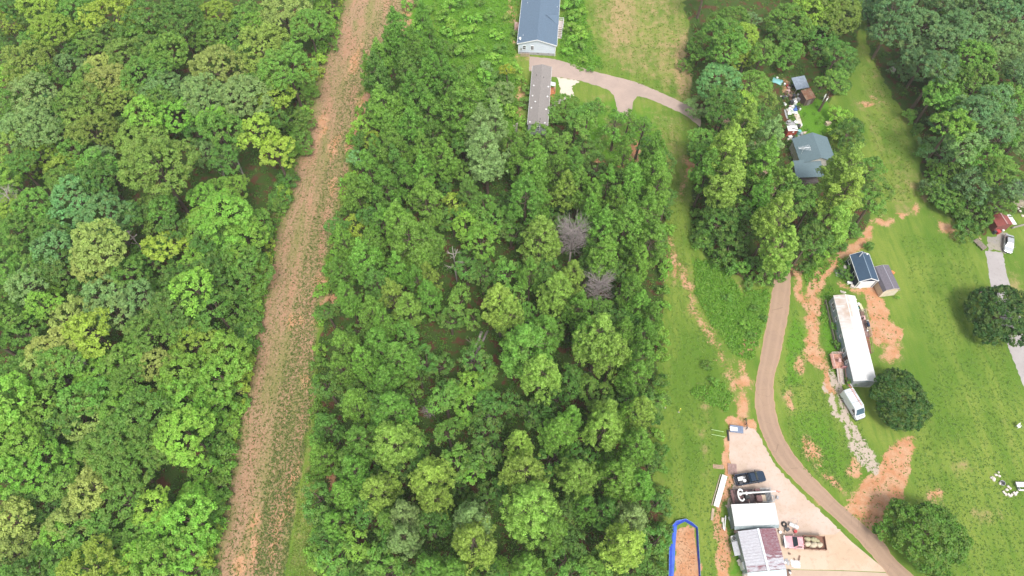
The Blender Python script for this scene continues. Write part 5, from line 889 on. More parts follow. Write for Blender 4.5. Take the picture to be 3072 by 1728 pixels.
# 6 white-roofed mobile home
WR = M('white_metal_roof', (.80, .79, .76), .35, var=.05, scale=1.0, lines=(1, 1.6, .03)); GW = M('grey_blue_wall', (.26, .33, .38), .65, var=.12, lines=(1, 2.5, .06))
def rusty_white():
    m, n, new, link_ = nodes_of('stained_white_roof'); o = new('ShaderNodeOutputMaterial'); b = new('ShaderNodeBsdfPrincipled'); link_(b.outputs[0], o.inputs[0])
    tc = new('ShaderNodeTexCoord').outputs['Object']; sp = new('ShaderNodeSeparateXYZ'); link_(tc, sp.inputs[0]); a = noise(new, link_, tc, .5, 4, .6); mp = new('ShaderNodeMapping'); mp.inputs['Scale'].default_value = (.5, 3, 1); link_(tc, mp.inputs[0]); s_ = noise(new, link_, mp.outputs[0], 1, 3)
    y = new('ShaderNodeMapRange'); y.inputs['From Min'].default_value = -1; y.inputs['From Max'].default_value = 5; link_(sp.outputs[1], y.inputs['Value'])
    xx = new('ShaderNodeMapRange'); xx.inputs['From Min'].default_value = 1.1; xx.inputs['From Max'].default_value = .2; link_(sp.outputs[0], xx.inputs['Value'])
    k = math_node(new, link_, 'MULTIPLY', y.outputs[0], ramp(new, link_, math_node(new, link_, 'ADD', a, math_node(new, link_, 'MULTIPLY', s_, .5)), .52, .95)); k = math_node(new, link_, 'MULTIPLY', k, xx.outputs[0])
    w = math_node(new, link_, 'LESS_THAN', math_node(new, link_, 'FRACT', math_node(new, link_, 'MULTIPLY', sp.outputs[1], 1.1)), .04)
    c = mixc(new, link_, math_node(new, link_, 'MULTIPLY', k, .85), (.58, .575, .565), (.42, .29, .21)); c = mixc(new, link_, math_node(new, link_, 'MULTIPLY', w, .5), c, (.4, .38, .36)); link_(c, b.inputs['Base Color']); b.inputs['Roughness'].default_value = .4; return m
A_ = ZG('e', 655, 720, 3.3); B_ = ZG('d', 652, 196, 3.3)
h4, L4, _ = gable('mobile_home', 'long mobile home with stained white metal roof and grey-blue walls', 'mobile home', A_, B_, 4.05, 2.75, 3.25, GW, rusty_white(), None, .06, .1, .07)
B().box((0, 0, 3.34), (.12, L4+.1, .03)).build('ridge_cap', WR, h4)
for s_ in (-1, 1): B().box((s_*2.1, 0, 2.74), (.05, L4+.15, .1)).build('gutter', WHITE, h4)
B().box((0, 0, .3), (4.12, L4+.08, .6)).build('skirt', M('pale_skirt', (.5, .48, .42), .8), h4)
for x, y, w__, hh in ((370,470,.9,1.0),(365,545,.9,1.0),(420,820,.7,.9),(600,1270,.5,.8)): q = loc_in(h4, ZG('d', x, y, 1.8)); window(h4, (-2.025, q.y, 1.75), 'x-', w__, hh)
for x, y, w__ in ((322,230,.8),(405,415,.5)): q = loc_in(h4, ZG('e', x, y, 1.8)); window(h4, (-2.025, q.y, 1.75), 'x-', w__, .9)
q = loc_in(h4, ZG('e', 350, 380, 1.2)); B().box((-2.06, q.y, 1.6), (.06, .85, 1.95)).build('door', cm('dark'), h4)
ENDW = M('end_wall_panel', (.3, .32, .34), .7)
for i in range(5): B().box((-1.62+i*.81, -L4/2-.06, 1.55), (.76, .04, 2.3)).build('panel', ENDW, h4)
PK = M('pink_furn_paint', (.62, .30, .30), .7); REDW = M('red_brown_wood', (.28, .105, .075), .8); q = loc_in(h4, ZG('e', 250, 400, .8)); fd = deck(h4, (-3.25, q.y), (2.2, 3.0), .75, M('salmon_deck', (.50, .26, .19), .85), rails=('x-', 'y+'), railmat=M('pale_pink_rail', (.62, .45, .43), .7), boards=8)
q2 = loc_in(h4, ZG('e', 250, 600, .4)); B().slab([(-3.7, q2.y-2.1, .08), (-2.5, q2.y-2.1, .08), (-2.5, q.y-1.5, .74), (-3.7, q.y-1.5, .74)], .08).build('ramp', M('grey_ramp', (.42, .36, .31), .9, lines=(1, 3, .1)), h4)
for s_ in (-3.72, -2.48): B().beam((s_, q2.y-2.0, .95), (s_, q.y-1.5, 1.65), .06).build('handrail', REDW, h4)
B().box((-2.42, q.y-1.45, 1.25), (.9, .08, .9)).build('gate', PK, h4)
wl = loc_in(h4, ZG('d', 330, 900, .5)); B().box((-2.75, 4.0, .35), (.08, 10.5, .7)).build('planter_edge', M('grey_timber', (.24, .21, .17), .9), h4)
q = loc_in(h4, ZG('d', 1200, 960, 1)); DK2 = M('purple_brown_deck', (.26, .165, .145), .85); rdk = deck(h4, (3.1, q.y+.1), (2.1, 5.6), .85, DK2, rails=('x+', 'y+'), railmat=M('weathered_rail', (.38, .33, .25), .9), boards=14)
stairs(h4, (3.1, q.y-2.7), 1.7, 3.2, .85, 9, 'y-', REDW, railmat=M('weathered_rail2', (.33, .22, .16), .9))
H4 = Vector(h4.location); RZ4 = h4.rotation_euler[2]
def w4(x, y): c, s_ = math.cos(RZ4), math.sin(RZ4); return Vector((H4.x+x*c-y*s_, H4.y+x*s_+y*c, 0))
def l4(k, x, y, z=1.0): return ZG(k, x, y, z)
o = prop('grill', l4('d', 1225, 990, 1.4), 'dark', 'black barbecue grill on the rear deck of the white-roofed mobile home', 1, RZ4, cat='grill', z0=.88)
B().box((0, 0, .75), (.5, .9, .3)).build('firebox', cm('dark'), o, .05); B().box((0, 0, 1.0), (.48, .86, .2), taper=(.6, .9)).build('lid', M('dark_blue_enamel', (.03, .05, .09), .3), o, .04); [B().box((x, y, .3), (.05, .05, .6)).build('leg', cm('dark'), o) for x in (-.2, .2) for y in (-.38, .38)]; B().box((0, .65, .82), (.45, .3, .04)).build('shelf', cm('dark'), o)
for k, x, y, c, lab, s_ in (('bucket',1205,890,'white','white bucket beside the grill on the rear deck',1.0),('box',1230,1075,'tan','tan box at the near end of the grill',.9),('bucket',1212,1135,'white','white pail in front of the grill on the rear deck',.8),('chair',1120,835,'pink','pink-white chair on the rear deck',1.1),('bag',1090,780,'pink','pink cushion heap at the far end of the rear deck',1.3),('box',1060,720,'brown','brown box in the far corner of the rear deck',1.2)):
    prop(k, l4('d', x, y, 1.0), c, lab, s_, group='things on the rear deck', z0=.87)
for k, x, y, c, lab, s_ in (('barrel',965,470,'white','white drum behind the mobile home beside the tan bench',.9),('bag',895,340,'pale','pale bag leaning at the far end of the mobile home',1.2),('box',965,555,'teal','small teal box behind the mobile home',.8),('bucket',985,600,'white','white bucket behind the mobile home',.9)):
    prop(k, ZG('d', x, y, .2), c, lab, s_, group='things behind the white-roofed mobile home')
p1_, p2_ = ZG('d', 1020, 440, .4), ZG('d', 1120, 660, .4); o = empty('bench', ((p1_.x+p2_.x)/2, (p1_.y+p2_.y)/2, 0), math.atan2(p2_.y-p1_.y, p2_.x-p1_.x), 'long tan bench or trough behind the white-roofed mobile home', 'bench'); LL = (p2_-p1_).length
B().box((0, 0, .42), (LL, .55, .06)).build('seat', M('pale_yellow_wood', (.58, .52, .33), .8), o); [B().box((s_*LL*.4, 0, .2), (.1, .5, .4)).build('leg', TAN, o) for s_ in (-1, 1)]; B().box((0, .27, .3), (LL, .05, .3)).build('side_board', M('pale_yellow_wood', (.58, .52, .33), .8), o)
for i, (x, y) in enumerate(((545,125),(580,130),(605,140),(640,150))): prop('block', ZG('d', x, y, .2), 'pale', f'pale block behind the far end of the mobile home, {["leftmost","second from left","third from left","rightmost"][i]} of four', 1.2, group='pale blocks')
o = prop('chair', l4('e', 200, 400, 1.0), 'pink', 'pink lounge chair by the railing of the front deck', 1.2, RZ4+1.5, z0=.77); o = prop('box', l4('e', 283, 390, 1.0), 'brown', 'small brown box in the middle of the front deck', .9, RZ4, z0=.77)
for i, (x, y) in enumerate(((235,110),(265,45))): prop('planter', ZG('e', x, y, .4), 'tan', ['potted shrub by the mobile home wall near the front deck', 'potted shrub farther up the mobile home wall'][i], 2.0)
for i, (k, x, y) in enumerate((('d',430,1080),('d',470,1180),('d',485,1270),('d',500,1340))): prop('planter', ZG(k, x, y, .4), 'brown', f'potted plant in the bed along the mobile home wall, {["farthest","second farthest","second nearest","nearest"][i]} of four', 1.6, group='potted plants along the wall')
# 7 white carport
RIBW = M('white_ribbed_metal', (.56, .56, .55), .45, var=.06); SHEDG = M('grey_green_metal', (.25, .3, .31), .6)
q = [G(2192, 1513.4, 3.1), G(2325, 1508, 3.1), G(2337, 1573, 2.9), G(2205.2, 1579, 2.9)]; c = sum(q, Vector())/4; rz = math.atan2((q[1]-q[0]).y, (q[1]-q[0]).x); cpt = empty('carport', (c.x, c.y, 0), rz, 'carport with white ribbed metal roof between boom truck and rusty building', 'carport'); Wc = ((q[1]-q[0]).length+(q[2]-q[3]).length)/2; Dc = ((q[0]-q[3]).length+(q[1]-q[2]).length)/2
n = 11; bw = Dc/n
for i in range(n):
    y0 = -Dc/2+i*bw; z0 = 2.85+.3*(i/n); z1 = 2.85+.3*((i+1)/n); pn = B().slab([(-Wc/2, y0+.01, z0), (Wc/2, y0+.01, z0), (Wc/2, y0+bw-.01, z1), (-Wc/2, y0+bw-.01, z1)], .05).build('roof_panel', RIBW, cpt)
    B().box((0, y0+.03, z0+.03), (Wc, .05, .06)).build('rib', RIBW, pn)
b = B(); b.slab([(-Wc/2, -Dc/2-.45, 2.35), (Wc/2, -Dc/2-.45, 2.35), (Wc/2, -Dc/2, 2.84), (-Wc/2, -Dc/2, 2.84)], .05); b.build('eave_panel', SHEDG, cpt)
for x in (-Wc/2+.15, -Wc/6, Wc/6, Wc/2-.15):
    for y in (-Dc/2+.1, Dc/2-.1): B().box((x, y, 1.4), (.09, .09, 2.8)).build('post', SHEDG, cpt)
B().box((-Wc/2+.2, 0, 1.3), (.05, Dc-.4, 2.4)).build('side_wall', SHEDG, cpt); B().box((0, -Dc/2+.15, 1.2), (Wc-.5, .05, 2.2)).build('back_wall', SHEDG, cpt)
# 8 rusty building
def maroon(name, fade):
    m, n_, new, link_ = nodes_of(name); o = new('ShaderNodeOutputMaterial'); b = new('ShaderNodeBsdfPrincipled'); link_(b.outputs[0], o.inputs[0]); tc = new('ShaderNodeNewGeometry').outputs['Position']; mp = new('ShaderNodeMapping'); mp.inputs['Scale'].default_value = (.8, 3.5, 1); link_(tc, mp.inputs[0])
    a = noise(new, link_, mp.outputs[0], .9, 5, .65); k = ramp(new, link_, a, fade-.07, fade+.07); c = mixc(new, link_, k, (.46, .46, .49), (.19, .065, .08)); a2 = noise(new, link_, mp.outputs[0], 3, 4); c = mixc(new, link_, math_node(new, link_, 'MULTIPLY', ramp(new, link_, a2, .42, .62), .55), c, (.31, .27, .30)); link_(c, b.inputs['Base Color']); b.inputs['Roughness'].default_value = .5; return m
MR = [maroon('chalky_white_metal', .72), maroon('patchy_metal', .55), maroon('maroon_metal', .15), maroon('maroon_faded', .42)]
A_ = ZG('c', 1110, 1222, 3.7); B_ = ZG('c', 885, 330, 3.7); mid_, rz, L8 = frame(A_, B_); g8 = empty('workshop', mid_, rz, 'workshop with chalky white metal roof, maroon paint left on one corner', 'workshop'); W8 = 6.3; w = W8/2; n = 14; bw = L8/n
for s_ in (-1, 1):
    for i in range(n):
        y0 = -L8/2+i*bw; far_ = i/(n-1)
        m_ = (MR[2] if far_ > .45 else MR[3] if far_ > .3 else MR[1]) if s_ > 0 else (MR[1] if far_ < .1 else MR[0])
        pn = B().slab([(0, y0+.01, 3.72), (s_*w, y0+.01, 3.0), (s_*w, y0+bw-.01, 3.0), (0, y0+bw-.01, 3.72)], .04).build('roof_panel', m_, g8); B().slab([(0, y0+.0, 3.76), (s_*w, y0+.0, 3.04), (s_*w, y0+.06, 3.04), (0, y0+.06, 3.76)], .045).build('rib', m_, pn)
B().box((0, 0, 3.775), (.35, L8+.1, .03)).build('ridge_cap', M('pale_cap', (.62, .66, .68), .5), g8); GREYB = M('pale_blue_metal', (.45, .53, .56), .5, lines=(0, 3, .1))
B().exty([(-w+.15, 0), (w-.15, 0), (w-.15, 2.93), (0, 3.6), (-w+.15, 2.93)], -L8/2+.1, L8/2-.1).build('wall', GREYB, g8)
B().slab([(-w, -L8/2-1.0, 2.45), (w, -L8/2-1.0, 2.45), (w, -L8/2-.02, 2.95), (-w, -L8/2-.02, 2.95)], .06).build('lean_to_roof', GREYB, g8); B().box((0, -L8/2-1.1, 2.3), (3.2, .08, .35)).build('sign_board', cm('dark'), g8)
for x in (-w+.2, 0, w-.2): B().box((x, -L8/2-.9, 1.2), (.1, .1, 2.4)).build('post', GREYB, g8)
lt = loc_in(g8, ZG('c', 460, 750, 1.8)); B().slab([(-w-1.0, lt.y-1.1, 1.7), (-w-.1, lt.y-1.1, 2.0), (-w-.1, lt.y+1.1, 2.0), (-w-1.0, lt.y+1.1, 1.7)], .05).build('side_roof', M('grey_sheet', (.42, .42, .44), .6), g8)
for y in (-1, 1): B().box((-w-.9, lt.y+y, .83), (.08, .08, 1.65)).build('side_post', GREYWOOD, g8)
# air conditioner and clutter round the yard
P = ZG('c', 372, 530, .9); o = empty('air_conditioner', (P.x, P.y, 0), .1, 'white square air conditioner unit beside the chalky-roofed workshop', 'air conditioner'); B().box((0, 0, .42), (.8, .8, .84)).build('housing', cm('white'), o, .04); B().tube((0, 0, .845), (0, 0, .87), .3, .3, 16).build('fan_grille', cm('dark'), o); B().tube((0, 0, .875), (0, 0, .9), .09, .09, 10).build('hub', cm('pale'), o)
P = ZG('c', 570, 1135, .8); o = empty('cabinet', (P.x, P.y, 0), .1, 'tall white cabinet against the left wall of the workshop', 'cabinet'); B().box((0, 0, .8), (.6, 1.1, 1.6)).build('case', cm('white'), o, .02); B().box((-.32, 0, .8), (.03, .5, 1.4)).build('door', cm('white'), o)
for k, x, y, c, lab, s_ in (('barrel',410,395,'pink','pinkish drum at the far left corner of the workshop',1.0),('box',480,1035,'pale','pale box by the left wall of the workshop',1.0),('bag',505,1095,'pale','pale sack by the left wall of the workshop',1.2),('box',530,960,'brown','brown box by the left wall of the workshop',1.3),('barrel',590,1310,'pale','pale drum at the near left corner of the workshop',1.0),('barrel',325,85,'white','white drum beside the carport',1.1),('box',285,115,'white','white box left of the white drum',1.0),
   ('barrel',355,215,'grey','grey drum at the carport corner',1.0),('box',340,150,'dark','dark crate between the two drums by the carport',1.2),('box',330,20,'dark','dark box beside the far corner of the carport',1.2),('bucket',1357,412,'white','white bucket by the maroon roof corner',1.2),('bucket',1345,335,'tan','tan bucket below the carport corner',1.2),('bucket',1478,388,'tan','small tan bucket between tyre and red can',.9),('box',1512,350,'dark','dark box between tyre and red can',1.1),('bucket',1680,392,'red','red can lying near the pink truck',1.4),
   ('tyre',1455,235,'black','old tyre lying on the gravel near the white tank',1.5),('box',1085,320,'pink','pinkish box behind the workshop',.9),('board',1770,1000,'brown','dark brown plank on the concrete behind the workshop',.7),('board',1710,1040,'brown','second brown plank on the concrete, nearer the workshop',.6),('board',1600,1105,'tan','tan scrap board beside the workshop wall',.5),('tarpaulin',1520,1040,'grey','grey sheet beside the workshop wall',.5),('bucket',1465,1062,'white','white bucket against the right wall of the workshop',1.0),
   ('box',1480,1290,'brown','brown crate at the near right corner of the workshop',1.6),('bag',1555,1280,'white','white sack at the near right corner of the workshop',1.0),('bucket',1565,870,'brown','small brown can on the concrete below the pink truck',.8),('stone',1572,1235,'dark','dark lump beside the near right corner of the workshop',1.1),('tarpaulin',1700,1080,'white','white sheet flat on the concrete beside the planks',.8)):
    prop(k, ZG('c', x, y, .2), c, lab, s_, group='odds and ends around the workshop')
P = ZG('c', 1655, 265, .4); o = empty('tank', (P.x, P.y, 0), -.45, 'white oblong tank lying on the gravel pad with a hose loop', 'tank'); B().tube((-.75, 0, .38), (.75, 0, .38), .33, .33, 14).build('drum', cm('white'), o, .06); B().tube((0, 0, .7), (0, 0, .8), .1, .1).build('valve', cm('grey'), o); [B().box((x, 0, .04), (.12, .6, .09)).build('skid', cm('grey'), o) for x in (-.5, .5)]
P = ZG('c', 1665, 165, 0); b = B(); n = 18
for i in range(n): a0, a1 = 6.28*i/n, 6.28*(i+1)/n; b.tube((.55*math.cos(a0), .5*math.sin(a0), .03), (.55*math.cos(a1), .5*math.sin(a1), .03), .022, .022, 5, False)
o = b.build('hose', cm('grey'), None, loc=(P.x, P.y, 0)); tag(o, 'thin grey hose loop lying beside the white tank', 'hose')
P1, P2 = ZG('c', 190, 75, .4), ZG('c', 172, 350, .4); o = empty('board_stack', ((P1.x+P2.x)/2, (P1.y+P2.y)/2, 0), math.atan2(P2.y-P1.y, P2.x-P1.x), 'crossed long white boards lying left of the carport', 'boards'); B().box((0, 0, .4), (2.5, .16, .05)).build('plank', cm('white'), o); B().box((.3, -.25, .3), (1.6, .14, .05), .12).build('plank', cm('white'), o); B().box((-.5, -.4, .24), (.7, .4, .2)).build('crate', cm('pale'), o); [B().box((x, -.1, .13), (.1, .8, .26)).build('trestle', GREYWOOD, o) for x in (-.8, .8)]
q = [ZG('b', *p_, .5) for p_ in ((190,1060),(330,1135),(572,268),(430,208))]; a0, a1 = (q[0]+q[1])/2, (q[2]+q[3])/2; o = empty('roof_panel', ((a0.x+a1.x)/2, (a0.y+a1.y)/2, 0), math.atan2((a1-a0).y, (a1-a0).x), 'long white metal panel lying along the clay edge of the pad', 'metal panel'); LL = (a1-a0).length; B().box((0, 0, .5), (LL, .92, .06)).build('sheet', M('bright_white_panel', (.66, .62, .59), .5, var=.05), o)
for x in (-LL*.4, 0, LL*.4): B().box((x, 0, .23), (.12, .9, .46)).build('bearer', GREYWOOD, o)
B().box((0, .68, .12), (LL, .16, .1)).build('timber', M('grey_tan_timber', (.42, .36, .26), .9), o); a = ZG('J', 345, 1000, .1); P = ZG('J', 330, 1005, 0); o = empty('plank', (P.x, P.y, 0), math.atan2((a1-a0).y, (a1-a0).x)+.15, 'weathered tan board lying below the end of the white panel', 'board'); B().box((0, 0, .08), (2.0, .42, .08)).build('timber', TAN, o); B().box((.3, 0, .02), (.2, .4, .04)).build('batten', TAN, o)
def pallet(P, rz, w, d, mat, label, n=6, z=.14, name='pallet'):
    o = empty(name, (P.x, P.y, 0), rz, label, name.replace('_', ' '))
    for i in range(n): B().box((-w/2+w*(i+.5)/n, 0, z), (w/n*.72, d, .03)).build('slat', mat, o)
    for y in (-d/2+.05, 0, d/2-.05): B().box((0, y, z/2-.01), (w, .09, z-.02)).build('bearer', mat, o)
    return o
pallet(ZG('J', 472, 680, 0), -.1, 1.6, 1.9, M('pink_grey_wood', (.36, .24, .22), .9), 'pinkish wooden pallet at the edge of the gravel pad', 7); pallet(ZG('J', 372, 662, 0), -.1, 1.9, .7, M('brown_mat', (.42, .28, .2), .9), 'flat tan-brown board mat on the lawn left of the pallet', 8, .06, 'walkway_mat')
P = ZG('a', 495, 270, .5); o = empty('flatbed', (P.x, P.y, 0), -.12, 'blue-grey flat platform with a white sheet at the head of the gravel pad', 'platform'); B().box((0, 0, .5), (2.35, 1.35, .14)).build('deck', M('blue_grey_paint', (.16, .2, .29), .5), o, .03); B().box((-.55, -.05, .585), (1.35, .75, .03)).build('sheet', cm('white'), o); [B().box((x, y, .21), (.1, .1, .42)).build('leg', DARKM, o) for x in (-1, 1) for y in (-.5, .5)]
P = ZG('a', 245, 455, .2); o = empty('log', (P.x, P.y, 0), 1.5, 'short black timber lying at the left edge of the gravel pad', 'timber'); B().box((0, 0, .15), (2.0, .28, .3)).build('beam', DARKM, o, .03); B().box((.7, .1, .35), (.5, .12, .1)).build('bracket', DARKM, o)
P = ZG('a', 765, 120, .3); o = empty('gate_frame', (P.x, P.y, 0), 1.55, 'dark metal frame standing at the head of the gravel pad', 'gate'); B().box((0, 0, .95), (1.9, .09, .09)).build('top_rail', DARKM, o); B().box((0, 0, .45), (1.9, .07, .07)).build('rail', DARKM, o); [B().box((x, 0, .5), (.1, .1, 1.0)).build('post', DARKM, o) for x in (-.9, 0, .9)]
for i, (a, b_) in enumerate((((1395,885),(1690,942)),((1395,1000),(1725,1065)))):
    A1, B1 = ZG('m', *a, 0), ZG('m', *b_, 0); o = empty('rail', ((A1.x+B1.x)/2, (A1.y+B1.y)/2, 0), math.atan2((B1-A1).y, (B1-A1).x), ['pale green rail, farther of two beside the gravel pad', 'pale green rail, nearer of two beside the gravel pad'][i], 'rail', 'low rails beside the gravel pad'); LL = (B1-A1).length; B().tube((-LL/2, 0, .3), (LL/2, 0, .3), .045, .045).build('bar', M('pale_green_paint', (.42, .62, .25), .5), o); [B().box((s_*LL*.45, 0, .15), (.06, .06, .3)).build('stake', GREYWOOD, o) for s_ in (-1, 1)]
for i, (b_, t_) in enumerate((((282,345),(320,230)),((612,450),(668,325)))):
    P = ZG('m', *b_); o = empty('marker_post', (P.x, P.y, 0), 0, ['yellow marker post on the lawn, the left of two', 'yellow marker post on the lawn, the right of two'][i], 'post', 'yellow marker posts'); B().tube((0, 0, 0), (0, 0, 1.5), .07, .07).build('post', cm('yellow'), o); B().tube((0, 0, 1.5), (0, 0, 1.8), .1, .1).build('cap', cm('yellow'), o); B().box((0, 0, .03), (.3, .3, .06)).build('base', cm('grey'), o)
# blue-edged garden bed
BLUE = M('blue_tarp', (.018, .055, .40), .45, var=.3, scale=1.5); BLUE2 = M('blue_tarp_light', (.055, .13, .55), .45, var=.25, scale=1.5)
inn = [(290,1900),(310,1500),(330,1250),(345,1000),(352,780),(372,560),(385,400),(395,280),(480,235),(580,190),(700,265),(830,345),(838,500),(845,700),(855,900),(882,1200),(897,1500),(905,1900)]
out = [(195,1900),(200,1500),(208,1250),(210,1000),(212,800),(235,560),(245,430),(275,295),(380,170),(600,125),(740,205),(875,320),(890,500),(898,700),(912,900),(930,1200),(942,1500),(950,1900)]
fb = empty('tarp_fence', tuple(G(2050, 1680))[:2]+(0,), 0, 'blue tarp fence around the long orange clay bed', 'fence'); o0 = Vector(fb.location)
I3 = [ZG('l', *p_, .06)-o0 for p_ in inn]; O3 = [ZG('l', *p_, .65)-o0 for p_ in out]
for i in range(len(I3)-1):
    a, b1, c1, d1 = I3[i], I3[i+1], O3[i+1], O3[i]; m0, m1 = a.lerp(d1, .5)+Vector((0, 0, .12)), b1.lerp(c1, .5)+Vector((0, 0, .12)); pn = B(); up = Vector((0, 0, .03))
    pn.add([a, b1, m1, m0], [(0, 1, 2, 3)]).add([a-up, b1-up, m1-up, m0-up], [(3, 2, 1, 0)]); f_ = pn.build('panel', BLUE2 if i < 7 else BLUE, fb); B().add([m0, m1, c1, d1], [(0, 1, 2, 3)]).add([m0-up, m1-up, c1-up, d1-up], [(3, 2, 1, 0)]).build('skirt', BLUE, f_)
    B().tube((d1.x, d1.y, 0), (d1.x, d1.y, .75), .03, .03, 6).build('stake', GREYWOOD, fb); B().beam(d1+Vector((0, 0, .02)), c1+Vector((0, 0, .02)), .03).build('cord', M('pale_teal_cord', (.3, .5, .5), .6), fb)
b = B(); rr = random.Random(5)
for i in range(170):
    x = 400+rr.uniform(0, 1)*420; y = 330+rr.uniform(0, 1)*1200; P = ZG('l', x, y); 
    for k in range(5): a = rr.uniform(0, 6.28); r_ = rr.uniform(.05, .12); b.add([(P.x, P.y, .02), (P.x+r_*math.cos(a), P.y+r_*math.sin(a), .12), (P.x+r_*math.cos(a+.6), P.y+r_*math.sin(a+.6), .06)], [(0, 1, 2)])
tag(b.build('seedlings', M('dry_seedling', (.30, .18, .09), .9)), 'small dry seedlings dotted over the clay bed', 'seedlings', kind='stuff')
# ------------------------------------------------------------ vehicles
CHROME = M('chrome', (.6, .6, .6), .2, .9); RUB = M('rubber', (.018, .018, .018), .85); LAMP = M('lamp_lens', (.75, .75, .7), .2); TAILM = M('tail_lens', (.4, .02, .02), .3)
def wheel(root, x, y, r=.36, w_=.24):
    s_ = 1 if y > 0 else -1; o = B().tube((x, y-w_/2, r), (x, y+w_/2, r), r, r, 20).build('wheel', RUB, root, .03); B().tube((x, y+s_*(w_/2-.02), r), (x, y+s_*(w_/2+.02), r), r*.6, r*.55, 14).build('rim', CHROME, o); return o
def ring(x, hw, z0, z1, r_, n=4):
    """rounded rectangle across the car at x"""
    P = []
    for cx, cz_, a0 in ((hw-r_, z1-r_, 0), (-hw+r_, z1-r_, 90), (-hw+r_, z0+r_, 180), (hw-r_, z0+r_, 270)):
        for i in range(n): a = R(a0+90*i/(n-1)); P.append((x, cx+r_*math.cos(a), cz_+r_*math.sin(a)))
    return P
def car_paint(name, c): 
    m = M(name, c, .25, .2, .06, spec=.6); return m
def pickup(root, pc, L=5.4, W_=1.9, bed=True, bedlen=1.9):
    hw = W_/2; f = L/2; x_bed = -f+bedlen
    body = B().loft([ring(f-.02, hw*.72, .42, .88, .08), ring(f-.18, hw*.92, .36, .98, .1), ring(f-.9, hw, .34, 1.06, .12), ring(f-1.5, hw, .34, 1.12, .1), ring(x_bed, hw, .36, 1.14, .1)]).build('body', pc, root, smooth=False)
    cab0, cab1 = x_bed+.02, f-1.35; cb = B().loft([ring(cab1, hw*.93, 1.0, 1.12, .05), ring(cab1-.62, hw*.76, 1.0, 1.68, .12), ring(cab0+.3, hw*.77, 1.0, 1.74, .12), ring(cab0+.04, hw*.86, 1.0, 1.5, .1)]).build('cab', pc, root)
    ws = B(); ws.add([(cab1-.02, -hw*.84, 1.14), (cab1-.02, hw*.84, 1.14), (cab1-.61, hw*.66, 1.69), (cab1-.61, -hw*.66, 1.69)], [(0, 1, 2, 3)]); ws.build('windscreen', GLASS, root, loc=(.03, 0, .03))
    for s_ in (-1, 1):
        B().add([(cab1-.3, s_*hw*.88, 1.16), (cab0+.25, s_*hw*.9, 1.16), (cab0+.4, s_*hw*.79, 1.6), (cab1-.75, s_*hw*.79, 1.6)], [(0, 1, 2, 3)]).build('side_window', GLASS, root, loc=(0, s_*.035, .01)); B().box((cab1-.25, s_*(hw+.12), 1.2), (.12, .24, .18)).build('mirror', pc, root, .03)
        B().box((f-.13, s_*hw*.66, .78), (.12, .32, .17)).build('headlight', LAMP, root, .03); B().box((-f+.02, s_*(hw-.1), .85), (.05, .14, .36)).build('tail_light', TAILM, root)
    B().add([(cab0+.0, -hw*.62, 1.2), (cab0+.0, hw*.62, 1.2), (cab0+.22, hw*.6, 1.6), (cab0+.22, -hw*.6, 1.6)], [(0, 1, 2, 3)]).build('rear_window', GLASS, root, loc=(-.04, 0, .02))
    B().box((f+.02, 0, .5), (.16, W_*.84, .2)).build('bumper', CHROME, root, .04); B().box((f-.02, 0, .74), (.06, W_*.42, .2)).build('grille', DARKM, root)
    if bed:
        bl = bedlen; DB = M('bed_liner', (.035, .035, .04), .8); bd = B().box((-f+bl/2, 0, .62), (bl, W_-.1, .08)).build('bed', DB, root)
        for s_ in (-1, 1): B().box((-f+bl/2, s_*(hw-.07), .78), (bl, .13, .72)).build('bed_side', pc, bd, .02)
        B().box((-f+.05, 0, .8), (.09, W_-.14, .66)).build('tailgate', pc, bd, .02); B().box((-f+bl-.04, 0, .85), (.06, W_-.26, .55)).build('bed_front', DB, bd); B().box((-f-.08, 0, .5), (.16, W_*.84, .16)).build('bumper', CHROME, root, .03)
    for x in (f-.95, -f+1.05):
        for s_ in (-1, 1): wheel(root, x, s_*(hw-.13))
    return hw, f
P = G(2251, 1434, .9); pk = empty('pickup_truck', (P.x, P.y, 0), R(9), 'dark blue-black pickup truck on the pad, bed loaded with white boxes', 'pickup truck'); pickup(pk, car_paint('dark_blue_paint', (.018, .035, .065)), 5.3, 1.88, True, 2.2)
for k, x, y, c, lab, s_ in (('box',915,340,'white','white box in the bed of the dark pickup',1.3),('bucket',1035,390,'white','white bucket in the bed of the dark pickup',1.4),('box',940,445,'dark','dark crate in the bed of the dark pickup',.9),('bag',1000,290,'grey','grey sack in the bed of the dark pickup',1.0)): prop(k, ZG('b', x, y, 1.0), c, lab, s_, R(9), group='load in the dark pickup', z0=.67)
